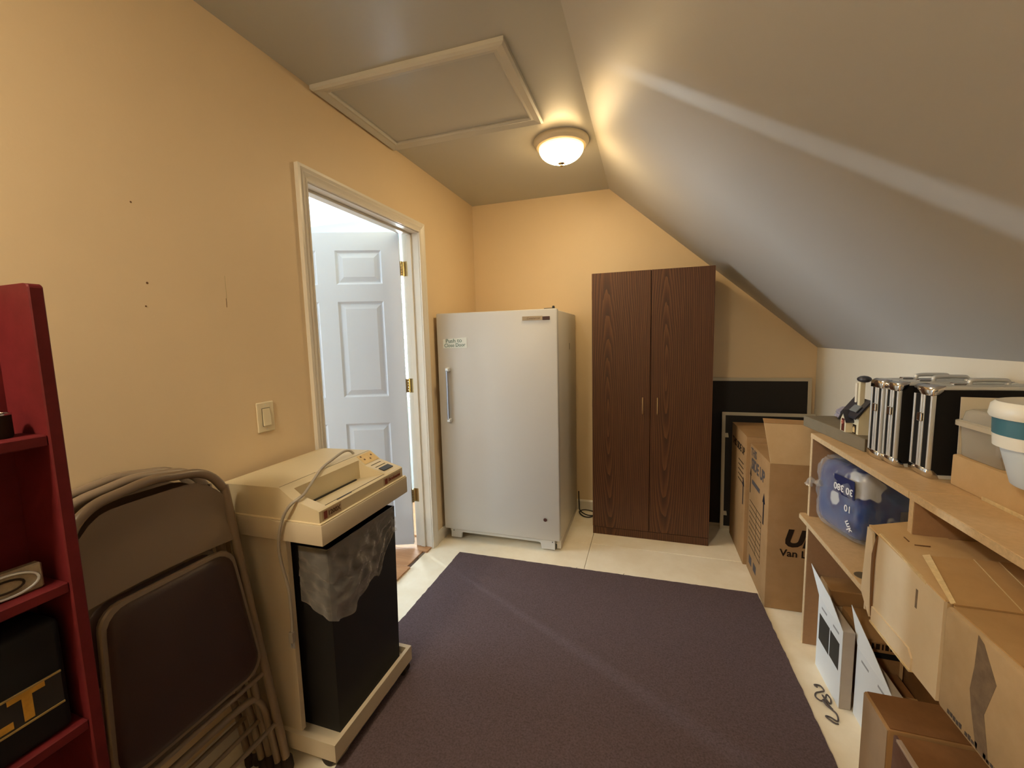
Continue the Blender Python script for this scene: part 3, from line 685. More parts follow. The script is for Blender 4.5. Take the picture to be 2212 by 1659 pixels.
# ================================================================== BIG MOVING CARTONS
def arrow(x, y, z, h, w):
    """upward arrow print on a face that looks to -x"""
    pr = [(-0.18*w, 0), (0.18*w, 0), (0.18*w, 0.68*h), (0.5*w, 0.68*h), (0, h), (-0.5*w, 0.68*h), (-0.18*w, 0.68*h)]
    bm = bmesh.new(); add_prism(bm, pr, lambda p, k: (x-(0.0, 0.0006)[k], y-p[0], z+p[1])); return bm
def build_moving_boxes():
    # front carton
    x0, x1, y0, y1, zt = 1.936, 2.372, 2.287, 2.690, 0.752
    r = thing('moving_carton', ((x0+x1)/2, (y0+y1)/2, 0), 'tall brown moving carton with raised flap nearest the shelf desk', 'carton', 'moving cartons in the corner')
    finish('carton_body', box(x0, x1, y0, y1, 0, zt, 0.006, 2), CARD, r, smooth=40)
    bm = quad_slab([(x0+0.004, y0+0.003, zt-0.004), (x1, y0+0.003, zt-0.004), (x1+0.004, y0+0.060, zt+0.175), (x0-0.018, y0+0.060, zt+0.185)], 0.004)
    fl = finish('flap', bm, CARD_T, r)
    bm = quad_slab([(x0-0.018, y0+0.058, zt+0.185), (x1+0.004, y0+0.058, zt+0.175), (x1+0.004, y0+0.085, zt+0.190), (x0-0.018, y0+0.085, zt+0.203)], 0.003)
    finish('flap_lip', bm, CARD, fl)
    X = x0-0.0004; fx = (0, -1, 0); fz = (0, 0, 1)
    finish('lettering', text_bm('SIDE UP', 0.085, (X, 2.505, 0.645), fx, fz, bold=0.003, sx=0.95), INK_G, r)
    finish('lettering', text_bm('THIS', 0.060, (X, 2.60, 0.712), fx, fz, bold=0.001), INK_G, r)
    finish('print_mark', box(X-0.0005, X, 2.45, 2.62, 0.535, 0.560), INK_G, r)
    finish('arrow', arrow(X, 2.365, 0.405, 0.165, 0.05), INK, r)
    finish('arrow', arrow(X, 2.655, 0.47, 0.15, 0.035), INK_B, r)
    bm = bmesh.new()
    for k in range(9):
        z = 0.425-k*0.032
        add_box(bm, X-0.0005, X, 2.40, 2.655, z, z+0.0035)
    add_box(bm, X-0.0005, X, 2.40, 2.403, 0.165, 0.428); add_box(bm, X-0.0005, X, 2.50, 2.503, 0.165, 0.428)
    finish('printed_form', bm, INK_B, r)
    finish('tape_patch', box(X-0.0005, X, 2.47, 2.53, 0.065, 0.110), INK_G, r)
    finish('tape_patch', box(X-0.0005, X, 2.57, 2.63, 0.060, 0.110), INK_G, r)
    Y = y0-0.0004
    finish('lettering', text_bm('UNITED', 0.115, (2.008, Y, 0.375), (1, 0, 0), fz, bold=0.006, shear=0.25, align='LEFT'), INK_B, r)
    finish('lettering', text_bm('Van Lines', 0.050, (1.995, Y, 0.300), (1, 0, 0), fz, bold=0.001, align='LEFT'), INK_B, r)
    # carton behind it
    x0, x1, y0, y1, zt = 1.918, 2.372, 2.705, 3.135, 0.790
    r = thing('moving_carton', ((x0+x1)/2, (y0+y1)/2, 0), 'brown moving carton behind the flap carton, in front of screens', 'carton', 'moving cartons in the corner')
    finish('carton_body', box(x0, x1, y0, y1, 0, zt-0.006, 0.006, 2), CARD, r, smooth=40)
    finish('flap', quad_slab([(x0, y0, zt-0.007), (x1, y0, zt-0.007), (x1, (y0+y1)/2-0.002, zt-0.004), (x0, (y0+y1)/2-0.002, zt-0.004)], 0.004), CARD, r)
    finish('flap', quad_slab([(x0, (y0+y1)/2+0.002, zt-0.004), (x1, (y0+y1)/2+0.002, zt-0.004), (x1, y1, zt-0.007), (x0, y1, zt-0.007)], 0.004), CARD, r)
    X = x0-0.0004
    finish('lettering', text_bm('THIS SIDE UP', 0.062, (X, 2.92, 0.68), fx, fz, bold=0.002), INK_B, r)
    finish('arrow', arrow(X, 2.75, 0.36, 0.17, 0.05), INK, r)
    bm = bmesh.new()
    for k in range(5):
        z = 0.60-k*0.03; add_box(bm, X-0.0005, X, 2.76, 2.90, z, z+0.006)
    finish('printed_form', bm, INK_B, r)
build_moving_boxes()

# ================================================================== SHELF DESK ALONG THE KNEE WALL
ZD = 0.953      # top surface
ZM = 0.592      # lower worktop
XD = 2.033
def build_desk():
    r = thing('shelf_desk', (2.22, 1.4, 0), 'long particle board shelf desk with raised top along the right wall', 'desk')
    t = 0.020
    def board(name, x0, x1, y0, y1, z0, z1, edge, m=BOARD):
        o = finish(name, box(x0, x1, y0, y1, z0, z1, 0.0015), m, r)
        return o
    xb = 2.425
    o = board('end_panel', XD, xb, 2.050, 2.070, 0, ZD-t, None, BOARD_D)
    finish('edge_strip', box(XD-0.0012, XD, 2.0505, 2.0695, 0, ZD-t), BOARD_E, o)
    for (a, b) in ((1.362, 2.073), (-0.45, 1.3595)):
        o = board('top_board', XD, xb, a, b, ZD-t, ZD, None)
        finish('edge_strip', box(XD-0.0012, XD, a, b, ZD-t+0.0005, ZD-0.0005), BOARD_E, o)
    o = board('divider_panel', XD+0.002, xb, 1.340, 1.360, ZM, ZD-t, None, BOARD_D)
    finish('edge_strip', box(XD+0.0008, XD+0.002, 1.3405, 1.3595, ZM+0.16, ZD-t), BOARD_E, o)
    # worktop with a rounded front corner and a grommet
    c = 0.012
    pr = [(XD-0.028, -0.45), (xb, -0.45), (xb, 2.049), (XD-0.001, 2.049), (XD-0.001, 2.086), (XD-0.028+c, 2.086), (XD-0.028+c*0.3, 2.086-c*0.3), (XD-0.028, 2.086-c)]
    o = finish('worktop', prism_z(pr, ZM-t, ZM), BOARD, r)
    finish('edge_strip', box(XD-0.0292, XD-0.028, -0.45, 2.075, ZM-t+0.001, ZM-0.001), BOARD_E, o)
    finish('grommet', lathe([(0.026, 0), (0.024, 0.0012), (0.0, 0.0006)], (2.036, 1.572, ZM), 24), OLIVE_D, o)
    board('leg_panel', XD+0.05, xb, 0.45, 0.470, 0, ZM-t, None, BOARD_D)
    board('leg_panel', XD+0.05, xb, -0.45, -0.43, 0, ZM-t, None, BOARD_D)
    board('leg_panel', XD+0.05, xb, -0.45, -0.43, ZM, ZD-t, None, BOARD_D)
    board('back_panel', xb-0.006, xb, -0.42, 2.049, 0.0, ZM-t, None, CARD_D)
build_desk()

# ------------------------------------------------------------------ things under the desk
def build_packages():
    def pkg(x0, x1, ya, yb, h, tip, label, squares, name='flat_carton'):
        """white printed flat carton standing on edge, its long white face to -x, a white flap raised at the far end"""
        r = thing(name, ((x0+x1)/2, (ya+yb)/2, 0), label, 'carton', 'flat white cartons under the desk')
        finish('carton_body', box(x0+0.0015, x1, ya, yb, 0, h, 0.002), KRAFT_G, r)
        f = finish('printed_face', box(x0, x0+0.0015, ya, yb, 0, h), WHITE_P, r)
        finish('flap', quad_slab([(x0+0.0005, ya+0.004, h), (x0+0.0005, yb, h), tip, (x0+0.005, (ya+yb)/2+0.02, h+0.048)], 0.0015), WHITE_P, r)
        if squares:
            for (y0, y1, za, zb) in ((ya+0.020, ya+0.100, 0.135, 0.240), (ya+0.108, ya+0.205, 0.130, 0.240)):
                finish('print_square', box(x0-0.0005, x0, y0, y1, za, zb), BLK_SQ, f)
        bm = bmesh.new()
        for (y, z) in ((ya+0.055, h-0.028), (yb-0.06, h-0.028)):
            add_box(bm, x0-0.0005, x0, y-0.025, y+0.025, z-0.006, z+0.002)
        finish('print_line', bm, GREY_INK, f)
        return r
    pkg(2.043, 2.082, 1.706, 1.930, 0.304, (2.047, 2.040, 0.385), 'white flat carton with two dark printed squares under the desk', True)
    pkg(2.086, 2.118, 1.475, 1.700, 0.262, (2.092, 1.775, 0.372), 'white flat carton with creased raised flap, nearer of the two white', False)
    # tan lidded box behind
    r = thing('lidded_box', (2.22, 1.99, 0), 'tan lidded box at the back under the desk behind white cartons', 'box')
    finish('box_body', box(2.09, 2.345, 1.942, 2.046, 0, 0.262, 0.002), CARD_T, r)
    finish('lid', box(2.086, 2.349, 1.938, 2.048, 0.264, 0.330, 0.003), CARD, r)
    r = thing('small_carton', (2.175, 1.82, 0), 'small brown carton with black tape band behind the white cartons', 'carton')
    finish('carton_body', box(2.124, 2.232, 1.722, 1.930, 0, 0.275, 0.003), CARD, r)
    finish('tape_band', box(2.128, 2.222, 1.7212, 1.722, 0.215, 0.236), BLACK, r)
    for k, (xa, ww) in enumerate(((2.138, 0.006), (2.150, 0.012), (2.168, 0.005), (2.178, 0.010), (2.193, 0.005), (2.203, 0.005))):
        finish('print_mark', box(xa, xa+ww, 1.7214, 1.722, 0.247, 0.268), INK_B, r)
    finish('pale_corner', box(2.223, 2.2328, 1.7208, 1.722, 0.0, 0.270), CARD_T, r)
    # open carton standing on it
    r = thing('printed_carton', (2.16, 1.62, 0), 'brown printed carton partly hidden behind the nearer white carton', 'carton')
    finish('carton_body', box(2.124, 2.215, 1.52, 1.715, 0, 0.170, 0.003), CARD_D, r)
    finish('flap', quad_slab([(2.126, 1.522, 0.168), (2.214, 1.522, 0.168), (2.214, 1.60, 0.173), (2.126, 1.60, 0.173)], 0.003), CARD, r)
    r = thing('dark_carton', (2.31, 1.62, 0), 'dark brown carton deep under the desk behind the small cartons', 'carton')
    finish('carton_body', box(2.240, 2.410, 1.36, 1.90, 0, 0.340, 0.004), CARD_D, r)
    finish('lid_flap', box(2.244, 2.406, 1.364, 1.628, 0.3405, 0.3435), CARD_D, r)
    finish('lid_flap', box(2.244, 2.406, 1.632, 1.896, 0.3405, 0.3435), CARD_D, r)
    # string
    pts = [(2.005, 1.790, 0.0035), (1.998, 1.800, 0.004), (2.018, 1.80, 0.004), (2.022, 1.776, 0.005), (2.008, 1.768, 0.004), (1.990, 1.758, 0.0035), (1.982, 1.738, 0.0035), (1.994, 1.722, 0.004), (2.012, 1.735, 0.006), (2.024, 1.755, 0.008), (2.030, 1.735, 0.006), (2.020, 1.715, 0.005), (2.006, 1.745, 0.010), (2.014, 1.705, 0.006), (2.020, 1.690, 0.004), (2.004, 1.700, 0.009), (1.998, 1.720, 0.012), (2.012, 1.695, 0.006), (2.026, 1.672, 0.0035), (2.018, 1.640, 0.0035), (2.000, 1.652, 0.0035), (1.986, 1.652, 0.0035), (2.004, 1.630, 0.0035), (2.016, 1.628, 0.0035)]
    o = finish('string', tube(smooth_pts(pts, 5), 0.0028, 6), STRING, None, loc=(2.0, 1.70, 0), smooth=60)
    tag(o, 'tangle of dark string on the plywood floor beside the rug', 'string')
build_packages()

def open_box(r, x0, x1, y0, y1, z0, z1, m, name='carton_body', bev=0.006):
    return finish(name, box(x0, x1, y0, y1, z0, z1, bev, 2), m, r, smooth=40)
def build_front_boxes():
    # A: pale carton with tucked end flaps on the worktop
    x0, x1, y0, y1, z0, z1 = 1.954, 2.225, 1.056, 1.335, ZM, 0.846
    r = thing('tuck_carton', ((x0+x1)/2, (y0+y1)/2, z0), 'pale tan carton with a dark open slit, standing on the worktop edge', 'carton')
    bm = hexa([(x0+0.006, y0, z0), (x1-0.02, y0, z0), (x1-0.02, y1-0.01, z0), (x0+0.006, y1-0.01, z0), (x0+0.006, y0, z1-0.030), (x1-0.02, y0, z1-0.030), (x1-0.02, y1-0.005, z1-0.004), (x0+0.006, y1-0.005, z1-0.004)])
    finish('carton_body', bm, CARD_T, r)
    # top panel: one sheet from the slanted far end to the near end
    top = finish('top_panel', quad_slab([(x0+0.002, y0, z1-0.028), (x1-0.085, y0, z1-0.028), (x1-0.125, y1+0.100, z1-0.003), (x0-0.004, y1+0.028, z1-0.003)], 0.004), CARD_T, r)
    def ztop(y): return z1-0.024+0.025*(y-y0)/(y1+0.06-y0)
    for (xa, xb_, ya) in ((x0+0.052, x0+0.0545, y1-0.040), (x0+0.058, x0+0.090, y1-0.056)):
        yb_ = ya+(0.022 if xb_-xa < 0.01 else 0.0022)
        finish('panel_cut', hexa([(xa, ya, ztop(ya)-0.004), (xb_, ya, ztop(ya)-0.004), (xb_, yb_, ztop(yb_)-0.004), (xa, yb_, ztop(yb_)-0.004), (xa, ya, ztop(ya)+0.0012), (xb_, ya, ztop(ya)+0.0012), (xb_, yb_, ztop(yb_)+0.0012), (xa, yb_, ztop(yb_)+0.0012)]), MARK, top)
    # side face sheets
    pr = [(y0, z0), (y1-0.014, z0), (y1-0.004, z0+0.06), (y1-0.006, z1-0.02), (y1-0.018, z1-0.003), (y0, z1-0.028)]
    f = finish('side_face', prism_x(pr, x0, x0+0.006), CARD_L, r)
    pr = [(y1+0.000, z0+0.004), (y1+0.050, z0+0.052), (y1+0.036, z1-0.006), (y1+0.008, z1-0.012), (y1+0.002, z1-0.05)]
    finish('end_flap', prism_x(pr, x0-0.004, x0+0.002), CARD_L, r)
    finish('open_slit', prism_x([(y1-0.010, z0+0.012), (y1-0.003, z0+0.05), (y1+0.003, z0+0.12), (y1+0.004, z1-0.07), (y1-0.008, z1-0.03), (y1-0.015, z1-0.01), (y1-0.012, z1-0.04), (y1-0.008, z1-0.08), (y1-0.009, z0+0.07)], x0-0.0045, x0-0.0005), MARK, r)
    finish('end_wall', box(x0+0.004, x1-0.115, y1+0.040, y1+0.046, z0, z1-0.004), CARD_L, r)
    pr = [(y0+0.085, z0+0.001), (y1-0.012, z0+0.001), (y1-0.012, z0+0.042), (y0+0.100, z0+0.046), (y0+0.085, z0+0.030)]
    finish('lower_flap', prism_x(pr, x0-0.004, x0), CARD_L, f)
    finish('cut_edge', box(x0-0.006, x0+0.004, y0+0.085, y1-0.010, z0-0.004, z0+0.001), CARD_E, f)
    finish('cut_edge', hexa([(x0-0.001, y0+0.06, z1-0.026), (x0+0.004, y0+0.06, z1-0.026), (x0+0.004, y1-0.02, z1-0.003), (x0-0.001, y1-0.02, z1-0.003), (x0-0.001, y0+0.06, z1-0.0195), (x0+0.004, y0+0.06, z1-0.0195), (x0+0.004, y1-0.02, z1+0.0010), (x0-0.001, y1-0.02, z1+0.0010)]), CARD_E, f)
    finish('scuff', box(x0-0.0006, x0, y0+0.085, y0+0.092, z1-0.10, z1-0.055), SCUFF, f)
    # C: large carton in front
    a0, a1, b0, b1, c0, c1 = 1.952, 2.300, 0.36, 1.048, ZM, 0.816
    r = thing('large_carton', ((a0+a1)/2, (b0+b1)/2, c0), 'large brown carton with scuffed corner on the worktop, nearest the camera', 'carton')
    open_box(r, a0, a1, b0, b1, c0, c1, CARD_C, bev=0.008)
    finish('top_panel', box(a0+0.010, a1-0.010, b0+0.010, b1-0.006, c1-0.001, c1+0.0025), CARD_O, r)
    fl = finish('flap', quad_slab([(a0+0.012, b1-0.004, c1+0.001), (a1-0.09, b1-0.004, c1+0.001), (a1-0.125, b1+0.155, 0.848), (a0+0.046, b1+0.152, 0.846)], 0.005), CARD_O, r)
    finish('cut_edge', quad_slab([(a0+0.008, b1-0.002, c1+0.003), (a0+0.016, b1-0.002, c1+0.0065), (a0+0.050, b1+0.152, 0.8515), (a0+0.036, b1+0.153, 0.848)], 0.002), CARD_E, fl)
    for dx in (0.12, 0.165):
        finish('score_line', quad_slab([(a0+dx, b1, c1+0.0065), (a0+dx+0.002, b1, c1+0.0065), (a0+dx+0.010, b1+0.150, 0.8530), (a0+dx+0.008, b1+0.150, 0.8530)], 0.0006), CARD_E, fl)
    pr = [(0.955, 0.815), (0.940, 0.808), (0.905, 0.755), (0.925, 0.68), (0.905, 0.60), (0.935, 0.60), (0.955, 0.665), (0.963, 0.70), (0.957, 0.75)]
    finish('scuff', prism_x(pr, a0-0.0006, a0), SCUFF, r)
    random.seed(11)
    for (ya, n) in ((1.015, 5), (0.965, 4), (0.918, 6), (0.86, 5), (0.80, 4)):
        for k in range(n):
            y = ya-k*0.0085; zq = c0+0.010+random.uniform(-0.001, 0.001); hh = random.uniform(0.006, 0.011)
            finish('print_mark', box(a0-0.0006, a0, y-0.0065, y, zq, zq+hh), INK_G, r)
    # D and E on the floor
    r = thing('low_carton', (2.09, 1.27, 0), 'brown carton on the floor under the worktop beside the white carton', 'carton', 'low cartons on the floor')
    open_box(r, 1.950, 2.290, 1.205, 1.330, 0, 0.376, CARD, bev=0.004)
    finish('top_panel', box(1.956, 2.284, 1.209, 1.326, 0.3755, 0.3785), CARD_D, r)
    finish('side_sheet', box(1.949, 1.950, 1.207, 1.328, 0.002, 0.372), CARD_P2, r)
    r = thing('low_carton', (2.09, 0.95, 0), 'dark brown carton on the floor under the large scuffed carton', 'carton', 'low cartons on the floor')
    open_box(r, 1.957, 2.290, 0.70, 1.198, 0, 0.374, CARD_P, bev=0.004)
    finish('top_panel', box(1.964, 2.284, 0.706, 1.194, 0.3735, 0.376), CARD_D, r)
    finish('edge_tape', box(1.955, 1.966, 0.72, 1.18, 0.370, 0.3775, 0.001), mat('cloudy_tape', (0.42, 0.33, 0.27), 0.3), r)
CARD_O = mat('orange_brown_cardboard', (0.47, 0.30, 0.14), 0.85, vscale=7, bump=0.12, bscale=50, spec=0.2, col2=(0.41, 0.255, 0.115))
CARD_P2 = mat('tan_brown_card_side', (0.36, 0.25, 0.16), 0.85, vscale=10, var=0.12)
build_front_boxes()

# ------------------------------------------------------------------ wrapped paper pack on the worktop
def build_pack():
    cx, cy = 2.165, 1.905; hx, hy, hz = 0.115, 0.135, 0.148
    r = thing('wrapped_pack', (cx, cy, ZM), 'blue and white plastic wrapped paper pack on the worktop shelf', 'pack')
    R = Matrix.Translation((cx, cy, ZM+hz)) @ Matrix.Rotation(math.radians(14), 4, 'Z')
    def blob(sc, amp, seed, fn, cut=7):
        bm = bmesh.new(); bmesh.ops.create_cube(bm, size=2)
        bmesh.ops.subdivide_edges(bm, edges=bm.edges, cuts=cut, use_grid_fill=True)
        for v in bm.verts:
            p = v.co.copy(); q = Vector((math.copysign(abs(p.x)**0.9, p.x), math.copysign(abs(p.y)**0.9, p.y), p.z))
            l = (abs(q.x)**5+abs(q.y)**5+abs(q.z)**5)**0.2
            q = q/l
            k = 1 + amp*fn(p, seed)
            v.co = Vector((q.x*hx*sc*k, q.y*hy*sc*k, q.z*hz*min(sc, 1.0)*(1 if p.z < 0 else k)))
        for v in bm.verts: v.co.z = max(v.co.z, -hz+0.0005)
        bmesh.ops.transform(bm, matrix=R, verts=bm.verts); return bm
    f1 = lambda p, s: noise.noise(p*1.3+Vector((s, 0, 0)))
    f2 = lambda p, s: noise.noise(p*2.6+Vector((s, 3, 0))) + 1.1*noise.noise(p*5+Vector((s, 1, 0))) + 0.6*abs(noise.noise(p*9+Vector((s, 7, 0))))
    finish('paper_stack', blob(0.94, 0.05, 2.0, f1), WRAP, r, smooth=50)
    finish('wrap_film', blob(1.0, 0.05, 5.0, f2, 19), FILM_W, r, smooth=30)
    # printed label, upside down as the pack lies
    M3 = R.to_3x3(); left = M3 @ Vector((-1, 0, 0)); along = M3 @ Vector((0, -1, 0))
    c = R @ Vector((-hx*0.985, -0.050, 0.066))
    finish('label', quad_slab([c - along*0.055 + Vector((0, 0, -0.036)), c + along*0.055 + Vector((0, 0, -0.036)), c + along*0.052 + Vector((0, 0, 0.034)), c - along*0.052 + Vector((0, 0, 0.034))], 0.0015), NAVY, r)
    wt = mat('white_print', (0.75, 0.76, 0.8), 0.5)
    c2 = R @ Vector((-hx*0.985-0.003, -0.050, 0.056))
    finish('lettering', text_bm('30 380', 0.036, c2, -along, (0, 0, -1), bold=0.0008), wt, r)
    c3 = R @ Vector((-hx*0.985-0.003, -0.078, -0.010))
    finish('lettering', text_bm('10', 0.036, c3, -along, (0, 0, -1), bold=0.0005), wt, r)
    c4 = R @ Vector((-hx*0.985-0.003, -0.085, -0.075))
    finish('lettering', text_bm('mk', 0.034, c4, along*0.6+Vector((0, 0, -0.8)), -(left.cross(along*0.6+Vector((0, 0, -0.8)))), bold=0.0005), wt, r)
    c5 = R @ Vector((0.06, -hy*0.985, -0.03))
    finish('label', quad_slab([c5 + M3 @ Vector((-0.035, 0, -0.03)), c5 + M3 @ Vector((0.045, 0, -0.03)), c5 + M3 @ Vector((0.045, 0, 0.03)), c5 + M3 @ Vector((-0.035, 0, 0.03))], 0.0015), INK_G, r)
    finish('film_twist', tube(smooth_pts([R @ Vector((-hx*0.98, 0.075, 0.035)), R @ Vector((-hx*1.06, 0.095, 0.028)), R @ Vector((-hx*1.16, 0.105, 0.040)), R @ Vector((-hx*1.20, 0.115, 0.015))], 4), [0.014]*4+[0.007]*4+[0.012]*4+[0.016], 8), clear('twist_film', (0.6, 0.58, 0.55), 0.35, 0.1), r, smooth=30)
build_pack()

# ------------------------------------------------------------------ on top of the desk
def build_desktop_things():
    # long flat olive box
    r = thing('flat_box', (2.20, 1.97, ZD), 'long flat olive grey box under the toy house, beside the metal cases', 'box')
    finish('box_body', hexa([(2.052, 2.235, ZD), (2.068+0.03, 1.775, ZD), (2.33, 1.80, ZD), (2.285, 2.255, ZD), (2.052, 2.235, ZD+0.047), (2.068+0.03, 1.775, ZD+0.047), (2.33, 1.80, ZD+0.047), (2.285, 2.255, ZD+0.047)], 0.002), OLIVE, r)
    bm = quad_slab([(2.100, 1.7735, ZD+0.002), (2.325, 1.796, ZD+0.002), (2.325, 1.796, ZD+0.045), (2.100, 1.7735, ZD+0.045)], 0.001)
    finish('dark_end', bm, OLIVE_D, r)
    zt = ZD+0.047
    # ceramic house
    hx, hy = 2.112, 1.900
    r = thing('toy_house', (hx, hy, zt), 'small ceramic toy house with dark slate roof and cream walls', 'ornament')
    def gable(x0, x1, y0, y1, z0, ze, zr, axis, m, name, over=0.0):
        if axis == 'y':   # ridge along y
            pr = [(x0, z0), (x1, z0), (x1, ze), ((x0+x1)/2, zr), (x0, ze)]; return finish(name, prism_y(pr, y0, y1), m, r)
        pr = [(y0, z0), (y1, z0), (y1, ze), ((y0+y1)/2, zr), (y0, ze)]; return finish(name, prism_x(pr, x0, x1), m, r)
    def roof(x0, x1, y0, y1, ze, zr, axis, t, name):
        if axis == 'y':
            xm = (x0+x1)/2; pr = [(x0, ze-0.004), (xm, zr), (x1, ze-0.004), (x1, ze+t-0.004), (xm, zr+t), (x0, ze+t-0.004)]; return finish(name, prism_y(pr, y0, y1), ROOF, r)
        ym = (y0+y1)/2; pr = [(y0, ze-0.004), (ym, zr), (y1, ze-0.004), (y1, ze+t-0.004), (ym, zr+t), (y0, ze+t-0.004)]; return finish(name, prism_x(pr, x0, x1), ROOF, r)
    # main block ridge along y, porch gable towards -x
    b = gable(hx-0.008, hx+0.055, hy-0.060, hy+0.050, zt, zt+0.062, zt+0.118, 'y', CREAM, 'main_block')
    roof(hx-0.022, hx+0.069, hy-0.070, hy+0.060, zt+0.062, zt+0.122, 'y', 0.008, 'roof')
    p = gable(hx-0.030, hx-0.006, hy-0.016, hy+0.030, zt, zt+0.045, zt+0.075, 'x', CREAM, 'porch')
    roof(hx-0.035, hx+0.004, hy-0.026, hy+0.040, zt+0.043, zt+0.077, 'x', 0.007, 'porch_roof')
    finish('porch_door', box(hx-0.0315, hx-0.030, hy-0.004, hy+0.018, zt+0.002, zt+0.050), REDBR, p)
    finish('wreath', tube([(hx-0.0328, hy+0.007+0.006*math.cos(a), zt+0.036+0.006*math.sin(a)) for a in [k*2*PI/10 for k in range(10)]], 0.0016, 5, True), PINK, p)
    finish('skylight', quad_slab([(hx-0.015, hy-0.055, zt+0.083), (hx-0.015, hy-0.002, zt+0.083), (hx+0.002, hy-0.002, zt+0.105), (hx+0.002, hy-0.055, zt+0.105)], -0.003), SLATE, b)
    finish('arched_door', prism_x([(hy-0.036, zt+0.004), (hy-0.022, zt+0.004), (hy-0.022, zt+0.020), (hy-0.029, zt+0.027), (hy-0.036, zt+0.020)], hx-0.0100, hx-0.0075), STICK_Y, b)
    finish('dark_wall', box(hx-0.0085, hx-0.007, hy-0.044, hy-0.017, zt, zt+0.034), INK_B, b)
    ch = finish('chimney', box(hx+0.000, hx+0.016, hy-0.036, hy-0.020, zt+0.085, zt+0.200, 0.001), CREAM, r)
    finish('chimney', box(hx+0.010, hx+0.024, hy+0.014, hy+0.028, zt+0.085, zt+0.185, 0.001), KNEE_PAINT, r)
    bm = bmesh.new(); bmesh.ops.create_icosphere(bm, subdivisions=2, radius=1.0)
    bmesh.ops.transform(bm, matrix=Matrix.Translation((hx+0.012, hy-0.034, zt+0.205)) @ Matrix.Diagonal((0.022, 0.026, 0.013, 1)), verts=bm.verts)
    finish('chimney_cap', bm, ROOF, ch, smooth=60)
    # crumpled bag
    bm = bmesh.new(); bmesh.ops.create_icosphere(bm, subdivisions=4, radius=1.0)
    for v in bm.verts:
        k = 1 + 0.35*noise.noise(v.co*2.5) + 0.22*abs(noise.noise(v.co*6))
        v.co = Vector((v.co.x*0.052*k, v.co.y*0.060*k, max(v.co.z, -0.55)*0.030*k))
    zmin = min(v.co.z for v in bm.verts)
    bmesh.ops.translate(bm, verts=bm.verts, vec=(2.215, 2.170, ZD+0.0475-zmin))
    o = finish('plastic_bag', bm, CRUMPLE, None, loc=(2.215, 2.170, ZD+0.047), smooth=20)
    tag(o, 'crumpled grey lilac plastic bag behind the toy house', 'bag')
build_desktop_things()

# metal framed cases: local origin at the near bottom-left, x into the desk, y thickness away from camera
def make_case(loc, rz, label, th, L=0.30, hgt=0.270, simple=False):
    r = thing('metal_case', (0, 0, 0), label, 'case', 'metal framed cases on the desk')
    half = th/2
    for (a, b) in ((0.0, half-0.0015), (half+0.0015, th)):
        s = finish('shell', box(0.0025, L-0.0025, a+0.003, b-0.003, 0.0025, hgt-0.0025, 0.006), BLACK, r)
        bm = bmesh.new()
        e = 0.013
        # front and rear face rails: two rails per half along each edge, then faces of the ends
        for y0, y1 in ((a, a+e*0.62), (b-e*0.62, b)):
            add_box(bm, 0, 0.012, y0, y1, 0.014, hgt-0.014, 0.003, 2)
            add_box(bm, L-0.012, L, y0, y1, 0.014, hgt-0.014, 0.003, 2)
            add_box(bm, 0.014, L-0.014, y0, y1, 0, 0.012, 0.003, 2)
            add_box(bm, 0.014, L-0.014, y0, y1, hgt-0.012, hgt, 0.003, 2)
        finish('frame', bm, STEEL, r, smooth=40)
    for x in (0.0, L):
        for z in (0.0, hgt):
            sx = 1 if x == 0 else -1; sz = 1 if z == 0 else -1
            bm = bmesh.new()
            prof = [(x-sx*0.001, z+sz*0.030), (x-sx*0.001, z+sz*0.012), (x+sx*0.004, z+sz*0.004), (x+sx*0.012, z-sz*0.000), (x+sx*0.032, z-sz*0.000), (x+sx*0.026, z+sz*0.016), (x+sx*0.016, z+sz*0.026)]
            add_prism(bm, prof, lambda p, k: (p[0], (-0.0015, th+0.0015)[k], p[1]), 0.002)
            finish('corner_cap', bm, CHROME, r, smooth=50)
    # latch on the visible end
    finish('latch', box(-0.006, 0.001, half-0.010, half+0.010, hgt*0.60, hgt*0.60+0.026, 0.003, 2), CHROME, r)
    finish('latch', box(L*0.22, L*0.22+0.03, half-0.010, half+0.010, hgt-0.001, hgt+0.006, 0.003, 2), CHROME, r)
    hp = smooth_pts([(L*0.36, half, hgt), (L*0.36, half, hgt+0.009), (L*0.40, half, hgt+0.013), (L*0.60, half, hgt+0.013), (L*0.64, half, hgt+0.009), (L*0.64, half, hgt)], 4)
    finish('handle', tube(hp, 0.006, 8), STEEL, r, smooth=60)
    r.location = loc; r.rotation_euler = (0, 0, rz)
    return r
make_case((2.092, 1.665, ZD), math.radians(4), 'metal framed black case on the desk, next to the toy house', 0.064)
c = copy_tree(bpy.data.objects['metal_case']); c.location = (2.102, 1.596, ZD); c.rotation_euler = (0, 0, math.radians(4))
c['label'] = 'metal framed black case, middle one of the three on the desk'
make_case((2.130, 1.487, ZD), math.radians(2), 'metal framed black case whose broad black side faces out, behind the tub', 0.082)

